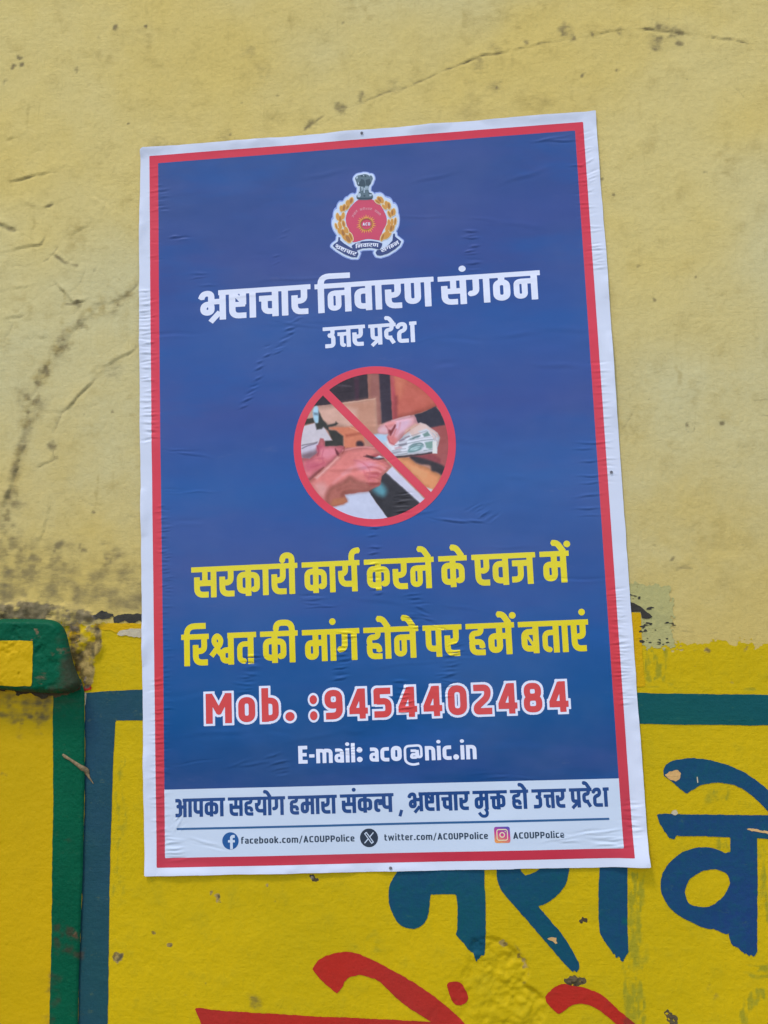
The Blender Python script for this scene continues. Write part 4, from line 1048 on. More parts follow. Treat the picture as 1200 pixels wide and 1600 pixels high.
STEM = '{0},100 {0},0'
G = {   # name: (width, headline start, headline end or None, strokes)
    'sa': (74, 0, None, '9.5,67 9.5,10 48,10|r20; 36,100 36,47|w18; 9.5,47 64.5,47; 64.5,100 64.5,0'),
    'ra': (48, 0, None, '9.5,66 9.5,10 49,10|r20; 37.5,100 37.5,46 9.5,46|r15'),
    'ka': (75, 0, None, '37.5,69 9,69 9,17 37.5,17|r15; 37.5,67 65.5,67 65.5,21 56,21|r15; 37.5,100 37.5,0'),
    'aa': (19, 0, None, '9.5,100 9.5,0'),
    'ii': (19, 0, None, '9.5,0 9.5,125.5 -21,125.5 -21,107|r22'),
    'iiw': (19, 0, None, '9.5,0 9.5,125.5 -42,125.5 -42,107|r22'),
    'i71': (19, 0, None, '9.5,0 9.5,125 72,125|r26'),
    'i98': (19, 0, None, '9.5,0 9.5,126 97,124|r26'),
    'ya': (64, 0, None, '24.5,100 24.5,58 0,58|r14; 10,62 10,25 54,25|r20; 54.5,100 54.5,0'),
    'reph': (0, 0, 0, '-18,100 -18,131 8,131|r20'),
    'na': (70, 0, None, '9,65.5 9,14 32.5,14 32.5,65.5|r14|w17|c; 20,65.5 60,65.5|w18; 60.5,100 60.5,0'),
    'e': (0, 0, 0, '-42,126 -26,126 -7,97|r10'),
    'anus': (0, 0, 0, 'o -9.5,123 10.5 10.5'),
    'anusE': (0, 0, 0, 'o 5,121 10.5 10.5'),
    'ma': (73, 0, None, '9.5,58 9.5,15 35.5,15 35.5,58|r16|c; 35,100 35,58; 26,58 63.5,58; 63.5,100 63.5,0'),
    'ga': (59, 0, None, '19,100 19,35 0,35|r15; 49.5,100 49.5,0'),
    'ha': (50, 0, None, '37.5,100 37.5,69 9.5,69 9.5,42 40.5,42 40.5,23|r12|w18; 9.5,44 9.5,9 50,9|r18|w18'),
    'pa': (52, 0, None, '9.5,100 9.5,26 44,26|r16; 42.5,100 42.5,0'),
    'pra': (52, 0, None, '9.5,100 9.5,32 44,32|r14; 42.5,100 42.5,0; 38,28 5,-3|w17'),
    'va': (52, 0, None, '42,67 9.5,67 9.5,15 42,15|r16; 42,100 42,0'),
    'ba': (57, 0, None, '46,67 9.5,67 9.5,15 46,15|r16; 46.5,100 46.5,0; 16,60 40,22|w9'),
    'ja': (69, 0, None, '2,67 58,67; 29,67 29,16 0,16|r17; 59,100 59,0'),
    'ee': (48, 0, None, '10,100 11,10 48,10|r20; 38.5,100 38.5,48 26,48|r14'),
    'ta': (54, 0, None, '44.5,63 9,63 9,11 23,10|r16|w17; 44.5,100 44.5,0'),
    'tta': (56, 0, None, '0,63 48,63|w17; 40,63 19,63 19,10 30,10|r9|w17; 48.5,100 48.5,0'),
    'shva': (77, 56, None, '10,79 22,95 36,79 31,62 18,62|r11|w17|c; 33,66 3,29|w17; 16,57 40,28|w17; 67,46 40,46 40,13 67,13|r13|w18; 67,100 67,0'),
    'bhra': (76, 54, None, '3,73 9,91 33,91 33,60|r13; 31,62 66,62|w18; 33,56 9.5,52 9.5,26 33,26|r13|c; 66.5,100 66.5,0; 58,26 30,-6|w17'),
    'shta': (51, 0, None, '9.5,100 9.5,50; 41.5,100 41.5,46; 12,90 42,52|w13; 2,48 48,48|w17; 9.5,55 9.5,10 51,10|r20'),
    'cha': (57, 0, None, '0,62 47,62; 16,62 16,18 47,18|r15; 47.5,100 47.5,0'),
    'nna': (77, 0, None, '9.5,100 9.5,21 38,21 38,100|r15; 67.5,100 67.5,0'),
    'tha': (50, 0, None, '10,67 10,13 40,13 40,67|r16|w20|c; 25,100 25,70'),
    'u': (46, 0, None, '34,100 34,60 14,60|r13; 20,58 36.5,58 36.5,10 0,10|r14'),
    'da': (48, 0, None, '34,100 34,68 9.5,68 9.5,30 36,30|r13; 27,30 43,2|w18'),
    'sha': (80, 56, None, '3,74 9,91 37,91 37,62 9.5,54 9.5,10 52,10|r13; 70,100 70,0'),
    'a': (62, 40, None, '0,90 26,90 26,58 8,58|r11; 12,58 28,58 28,10 0,10|r13; 24,55 53,55|w18; 52.5,100 52.5,0'),
    'la_half': (32, 0, None, '26,11 9.5,11 9.5,62 31,62 31,38|r13; 31,62 52,62|w17'),
    'kta': (80, 0, None, '0,62 42,62|w17; 26,62 17,62 17,10 28,10|r10|w18; 43,100 43,0; 43,67 70,67 70,20 58,20|r14|w18'),
    'uu': (0, 0, 0, '-19,6 -7,-14 -13,-32 -36,-34 -52,-14|r10|w16'),
    # Latin, 100 = cap height
    'M': (87, 0, 0, '12,0 12,100|w24; 75,0 75,100|w24; 16,91 43.5,38 71,91|r1|w21'),
    'o': (58, 0, 0, '12,74 12,12 46,12 46,74|r20|w23|c'),
    'b': (58, 0, 0, '12,112 12,0|w24; 12,70 46,70 46,12 12,12|r18|w22'),
    '.': (30, 0, 0, 'o 15,15 15 15'),
    ':': (30, 0, 0, 'o 15,15 15 15; o 15,68 15 15'),
    '9': (63, 0, 0, '12,88 51,88 51,47 12,47|r18|w23|c; 51,60 51,12 5,12|r22|w24'),
    '4': (64, 0, 0, '46,0 46,100|w22; 40,95 12,32|r1|w22; 2,26 64,26|w22; 30,89 50,89|w22'),
    '5': (62, 0, 0, '58,89 12,89 12,46|r1|w23; 12,55 50,55 50,12 2,12|r16|w23'),
    '0': (64, 0, 0, '12,88 12,12 52,12 52,88|r20|w24|c'),
    '2': (62, 0, 0, '3,88 49,88 49,58 12,26 12,11 62,11|r14|w23'),
    '8': (64, 0, 0, '14,88 50,88 50,53 14,53|r15|w22|c; 12,50 52,50 52,12 12,12|r16|w22|c'),
    'E': (48, 0, 0, '11,0 11,100|w22; 11,90 48,90|w20; 11,50 44,50|w19; 11,10 48,10|w20'),
    '-': (28, 0, 0, '0,42 28,42|w18'),
    'm': (86, 0, 0, '10,0 10,80|w20; 10,70 43,70 43,0|r16|w20; 43,70 76,70 76,0|r16|w20'),
    'a_': (50, 0, 0, '5,70 40,70 40,0|r16|w20; 40,42 10,42 10,10 40,10|r12|w18'),
    'i_': (20, 0, 0, '10,0 10,80|w20; o 10,103 11 10'),
    'l': (20, 0, 0, '10,0 10,108|w20'),
    'c': (46, 0, 0, '46,70 10,70 10,10 46,10|r17|w20'),
    '@': (104, 0, 0, '80,-16 44,-24 8,-6 8,82 94,86 94,22 78,18 74,60|r22|w13; 38,56 70,56 70,14|r10|w15; 70,36 44,36 40,18 68,18|r8|w15'),
    'n': (54, 0, 0, '10,0 10,80|w20; 10,70 44,70 44,0|r17|w20'),
    'f': (36, 0, 0, '12,0 12,100 36,100|r14|w17; 0,70 32,70|w16'),
    'e_': (52, 0, 0, '50,9 10,9 10,70 43,70 43,38 12,38|r15|w17'),
    'k': (52, 0, 0, '9,0 9,105|w18; 14,36 44,78|w17; 20,44 46,0|w17'),
    'o_': (52, 0, 0, '9,70 9,9 43,9 43,70|r16|w18|c'),
    'b_': (52, 0, 0, '9,105 9,0|w18; 9,70 43,70 43,9 9,9|r15|w18'),
    'A': (62, 0, 0, '8,0 31,96 54,0|r1|w18; 16,26 46,26|w16; 24,92 38,92|w16'),
    'C': (52, 0, 0, '50,90 9,90 9,10 50,10|r18|w18'),
    'O': (56, 0, 0, '9,90 9,10 47,10 47,90|r17|w18|c'),
    'U': (56, 0, 0, '9,100 9,10 47,10 47,100|r17|w18'),
    'P': (54, 0, 0, '9,0 9,100|w18; 9,90 45,90 45,42 9,42|r15|w18'),
    'D': (56, 0, 0, '9,10 9,90 47,90 47,10|r15|w18|c'),
    'l_': (18, 0, 0, '9,0 9,106|w18'),
    'i2': (18, 0, 0, '9,0 9,79|w18; o 9,101 10 9'),
    'c_': (44, 0, 0, '44,70 9,70 9,9 44,9|r15|w18'),
    'm_': (82, 0, 0, '9,0 9,79|w17; 9,70 41,70 41,0|r14|w17; 41,70 73,70 73,0|r14|w17'),
    'a2': (50, 0, 0, '5,70 41,70 41,0|r15|w17; 41,42 9,42 9,9 41,9|r11|w16'),
    't': (36, 0, 0, '12,98 12,9 36,9|r13|w17; 0,70 34,70|w16'),
    'w': (80, 0, 0, '8,79 21,4 40,72 59,4 72,79|r1|w15'),
    'r': (36, 0, 0, '9,0 9,79|w18; 9,66 20,70 36,70|r8|w17'),
    '/': (42, 0, 0, '4,-14 38,108|w13'),
    '.2': (22, 0, 0, 'o 11,11 11 11'),
    'sp': (14, 0, 0, ''),
    ',': (20, 0, 0, '14,10 4,-24|w15'),
}
HB = 17.0                                        # headline thickness


def layout(glyphs, gap):
    x = 0.0; items = []; prev = None
    for g in glyphs:
        wd = G[g][0]
        if wd == 0:
            items.append((g, x - gap if prev else x))
        else:
            items.append((g, x)); x += wd + gap; prev = g
    return items, x - gap


def word_field(glyphs, X_, Y_, gap=9.5, weight=19.0, dw=0.0, over=9.0):
    f = np.full(X_.shape, 1e9)
    items, total = layout(glyphs, gap)
    xs = X_[0]
    for g, x0 in items:
        wd, h0, h1, st = G[g]
        lo, hi = (x0 - 70, x0 + max(wd, 10) + 90)
        i0, i1 = np.searchsorted(xs, lo), np.searchsorted(xs, hi)
        if i1 <= i0: continue
        sl = (slice(None), slice(i0, i1))
        gx, gy = X_[sl] - x0, Y_[sl]
        sub = f[sl]
        for s in parse(st):
            if s[0] == 'o':
                v = (np.hypot((gx - s[1]) / s[3], (gy - s[2]) / s[4]) - 1) * min(s[3], s[4])
            else:
                v = sd_stroke(s[1], (s[2] or weight) + dw, gx, gy, s[3])
            sub = np.minimum(sub, v)
        if h1 is None:
            a = h0 - (over if (x0 == 0 and h0 == 0) else gap * 0.55 if h0 == 0 else 0)
            b = wd + (over if abs(x0 + wd - total) < 0.01 else gap * 0.55)
            v = np.maximum(np.maximum(a - gx, gx - b), np.abs(gy - (100 - HB / 2)) - HB / 2)
            sub = np.minimum(sub, v)
        f[sl] = sub
    return f, total


def text_line(name, mat, parent, words, base_px, top_px, lift, res=0.5, gap=9.5, over=9.0, dw=0.0, grow=None, cap=None, weight=19.0, headline=True):
    b = on_poster(base_px); t = on_poster(top_px)
    vb = lambda u: np.interp(u, b[:, 0], b[:, 1]) if False else b[0, 1] + (b[1, 1] - b[0, 1]) * (u - b[0, 0]) / (b[1, 0] - b[0, 0])
    vt = lambda u: t[0, 1] + (t[1, 1] - t[0, 1]) * (u - t[0, 0]) / (t[1, 0] - t[0, 0])
    parts = []
    for glyphs, p0, p1 in words:
        glyphs = glyphs.split()
        e = on_poster([p0, p1])
        ua, ub = e[0, 0], e[1, 0]
        _, tot = layout(glyphs, gap)
        o0 = over if (headline and G[glyphs[0]][2] is None and G[glyphs[0]][1] == 0) else 0
        o1 = over if headline and G[glyphs[-1]][2] is None or (headline and G[glyphs[-1]][0] == 0) else 0
        sx = (ub - ua) / (tot + o0 + o1)
        mid = (ua + ub) / 2
        hgt = vb(mid) - vt(mid)
        us = np.arange(ua - 10 - 20 * sx, ub + 10 + 20 * sx, res); vs = np.arange(vt(mid) - 0.62 * hgt - 4, vb(mid) + 0.5 * hgt + 4, res)
        gu, gv = np.meshgrid(us, vs)
        Xg = (gu - ua) / sx - o0
        Yg = (vb(gu) - gv) / hgt * 100
        f, _ = word_field(glyphs, Xg, Yg, gap, weight, dw, over)
        parts.append((us, vs, f, hgt))
    objs = []
    def build(nm, m, par, off, lf):
        co, lv, lt, n0 = [], [], [], 0
        for us, vs, f, hgt in parts:
            r = field_mesh(us, vs, f - off)
            if r is None: continue
            u, v, l, t_ = r
            co.append(poster_world(u, v, lf)); lv.append(l + n0); lt.append(t_); n0 += len(u)
        return make_mesh(nm, np.concatenate(co), np.concatenate(lv), np.concatenate(lt), m, par)
    if grow:
        o = build(grow[0], grow[1], parent, grow[2], lift)
        build(name, mat, o, 0.0, lift + LAY)
        return o
    return build(name, mat, parent, 0.0, lift)


L2 = 2 * LAY
text_line('heading_text', I_LETTER, poster, [('bhra shta aa cha aa ra', (312.5, 450), (485, 445)), ('i98 na va aa ra nna', (491.3, 445), (677.3, 434)), ('sa anus ga tha na', (683.6, 433), (843.2, 423))],
          [(349, 499.3), (834.6, 468.1)], [(342, 453.2), (843, 422.6)], L2)
text_line('subheading_text', I_LETTER, poster, [('u tta ra', (504.2, 513), (570.2, 508)), ('pra da e sha', (575.3, 508), (650.6, 503))],
          [(543.8, 542), (645.4, 534.6)], [(515, 511), (648, 502.4)], L2, res=0.45)
text_line('appeal_text', I_YELLOW, poster, [('sa ra ka aa ra ii', (298.7, 887), (464.6, 879)), ('ka aa ya reph', (471.1, 878), (561.6, 874)), ('ka ra na e', (568.3, 874), (677.3, 869)), ('ka e', (684.4, 869), (729, 867)), ('ee va ja', (736.1, 866), (835.8, 863)), ('ma e anusE', (842.5, 862), (888.2, 861))],
          [(334.4, 933.4), (880.8, 910.2)], [(300, 886.6), (888, 860.2)], L2)
text_line('appeal_text', I_YELLOW, poster, [('i71 ra shva ta', (283.1, 992), (400.5, 987)), ('ka iiw', (406.5, 987), (465.2, 984)), ('ma aa anus ga', (471.7, 984), (561.4, 980)), ('ha aa e na e', (567.4, 980), (653.2, 976)), ('pa ra', (659.8, 976), (720.8, 974)), ('ha ma e anusE', (727, 974), (802.9, 972)), ('ba ta aa ee anus', (808.7, 971), (918.4, 968))],
          [(292.8, 1041), (904, 1018.2)], [(284, 991.6), (918, 967.6)], L2)
text_line('number', I_NUMRED, poster, [('M o b .', (321.4, 1108), (460, 1103)), (':', (484, 1100), (495.6, 1100)), ('9 4 5 4 4 0 2 4 8 4', (506.4, 1095), (887.6, 1088))],
          [(322, 1131), (875, 1112.4)], [(322, 1084), (875, 1064.6)], L2, gap=19, over=0, headline=False, dw=-1.6, grow=('phone_number', I_LETTER, 7.5))
text_line('email_text', I_LETTER, poster, [('E - m a_ i_ l :', (466.3, 1180), (566.3, 1176)), ('a_ c o @ n i_ c . i_ n', (576.8, 1176), (744.3, 1171))],
          [(467, 1193.2), (740, 1186.2)], [(467, 1165.4), (740, 1158.2)], L2, res=0.4, gap=9, over=0, headline=False)
text_line('slogan_text', I_NAVY, poster, [('a aa pa ka aa', (274, 1250), (351.7, 1246)), ('sa ha ya aa e ga', (356, 1246), (445.7, 1244)), ('ha ma aa ra aa', (450, 1244), (526.2, 1242)), ('sa anus ka la_half pa', (531, 1242), (614.7, 1239)), (',', (623, 1262), (629.4, 1262)),
          ('bhra shta aa cha aa ra', (638, 1239), (733.7, 1236)), ('ma uu kta', (738, 1236), (791.7, 1234)), ('ha aa e', (796.4, 1234), (825, 1233)), ('u tta ra', (830, 1233), (884, 1232)), ('pra da e sha', (888.6, 1232), (950.8, 1230))],
          [(290, 1276.8), (946, 1260.4)], [(290, 1247.8), (950, 1230)], L2, res=0.4)
small = dict(res=0.24, gap=12, over=0, headline=False)
text_line('link_text', I_TEXT, poster, [('f a2 c_ e_ b_ o_ o_ k .2 c_ o_ m_ / A C O U P P o_ l_ i2 c_ e_', (377, 1314), (554, 1310))], [(380, 1318), (552, 1314.6)], [(380, 1308), (552, 1304.4)], L2, **small)
text_line('link_text', I_TEXT, poster, [('t w i2 t t e_ r .2 c_ o_ m_ / A C O U P P o_ l_ i2 c_ e_', (600.4, 1309), (762.4, 1306))], [(602, 1313.6), (760, 1310.6)], [(602, 1303.5), (760, 1300.5)], L2, **small)
text_line('link_text', I_TEXT, poster, [('A C O U P P o_ l_ i2 c_ e_', (801.6, 1304), (881.4, 1304))], [(802, 1310.2), (880, 1308.6)], [(802, 1300), (880, 1298.6)], L2, **small)
RL = on_poster([(276, 1295.4), (952, 1279.2)])
ink('rule_line', I_STEEL, poster, lambda u, v: sd_stroke(RL, 2.5, u, v), (RL[:, 0].min() - 4, RL[:, 0].max() + 4, RL[:, 1].min() - 4, RL[:, 1].max() + 4), 0.8, L2)


def box_of(P, m): return (P[:, 0].min() - m, P[:, 0].max() + m, P[:, 1].min() - m, P[:, 1].max() + m)


def disc(c, r): return lambda u, v: np.hypot(u - c[0], v - c[1]) - r


# social media icons
c = on_poster([(360.4, 1313.6)])[0]; r = 10.2
fb = ink('social_icon', I_FB, poster, disc(c, r), (c[0] - 12, c[0] + 12, c[1] - 12, c[1] + 12), 0.35, L2)
tag(fb, 'round blue icon with white letter')
_f = np.array([(1.2, 10.6), (1.2, -1.0), (1.2, -5.2), (5.4, -5.2)]); _fs = fillet(_f, 2.8)
ink('icon_mark', I_BAND, fb, lambda u, v: np.maximum(np.minimum(sd_stroke(_fs + c, 3.4, u, v), sd_stroke(np.array([(-3.0, 0.4), (5.4, 0.4)]) + c, 2.8, u, v)), np.hypot(u - c[0], v - c[1]) - 10.0), (c[0] - 12, c[0] + 12, c[1] - 12, c[1] + 12), 0.3, L2 + LAY)
c2 = on_poster([(576.6, 1309)])[0]
xi = ink('social_icon', I_DARK, poster, disc(c2, 10.9), (c2[0] - 12, c2[0] + 12, c2[1] - 12, c2[1] + 12), 0.35, L2)
tag(xi, 'round black icon with white cross letter')


def xmark(u, v):
    a = np.abs(sd_stroke(np.array([(-4.3, -6.2), (4.3, 6.2)]) + c2, 3.6, u, v) + 0.55) - 0.55
    b = np.maximum(sd_stroke(np.array([(5.6, -6.2), (-5.6, 6.2)]) + c2, 1.2, u, v), -(np.abs((u - c2[0]) * 0.82 - (v - c2[1]) * 0.57) - 1.4))
    return np.minimum(a, b)


ink('icon_mark', I_BAND, xi, xmark, (c2[0] - 10, c2[0] + 10, c2[1] - 10, c2[1] + 10), 0.25, L2 + LAY)
c3 = on_poster([(784.6, 1304)])[0]


def rrect(c, hw, r): return lambda u, v: np.hypot(np.maximum(np.abs(u - c[0]) - hw + r, 0), np.maximum(np.abs(v - c[1]) - hw + r, 0)) - r


def insta_col(u, v):
    t = np.clip(((u - c3[0]) * -0.35 + (v - c3[1])) / 20 + 0.5, 0, 1)
    ca, cb, cc = [np.array(alb(*k)[:3]) for k in ((92, 78, 160), (200, 64, 130), (232, 150, 84))]
    k = np.where(t[:, None] < 0.5, ca + (cb - ca) * (t[:, None] * 2), cb + (cc - cb) * (t[:, None] * 2 - 1))
    return {'print': k}


ig = ink('social_icon', I_INSTA, poster, rrect(c3, 9.4, 2.6), (c3[0] - 12, c3[0] + 12, c3[1] - 12, c3[1] + 12), 0.4, L2, attr=insta_col)
tag(ig, 'rounded square pink and orange camera icon')
ink('icon_mark', I_CREAM, ig, lambda u, v: np.minimum(np.minimum(np.abs(rrect(c3, 6.2, 2.4)(u, v)) - 0.6, np.abs(np.hypot(u - c3[0], v - c3[1]) - 2.7) - 0.65), np.hypot(u - c3[0] - 3.8, v - c3[1] + 3.8) - 0.7), (c3[0] - 10, c3[0] + 10, c3[1] - 10, c3[1] + 10), 0.25, L2 + LAY)

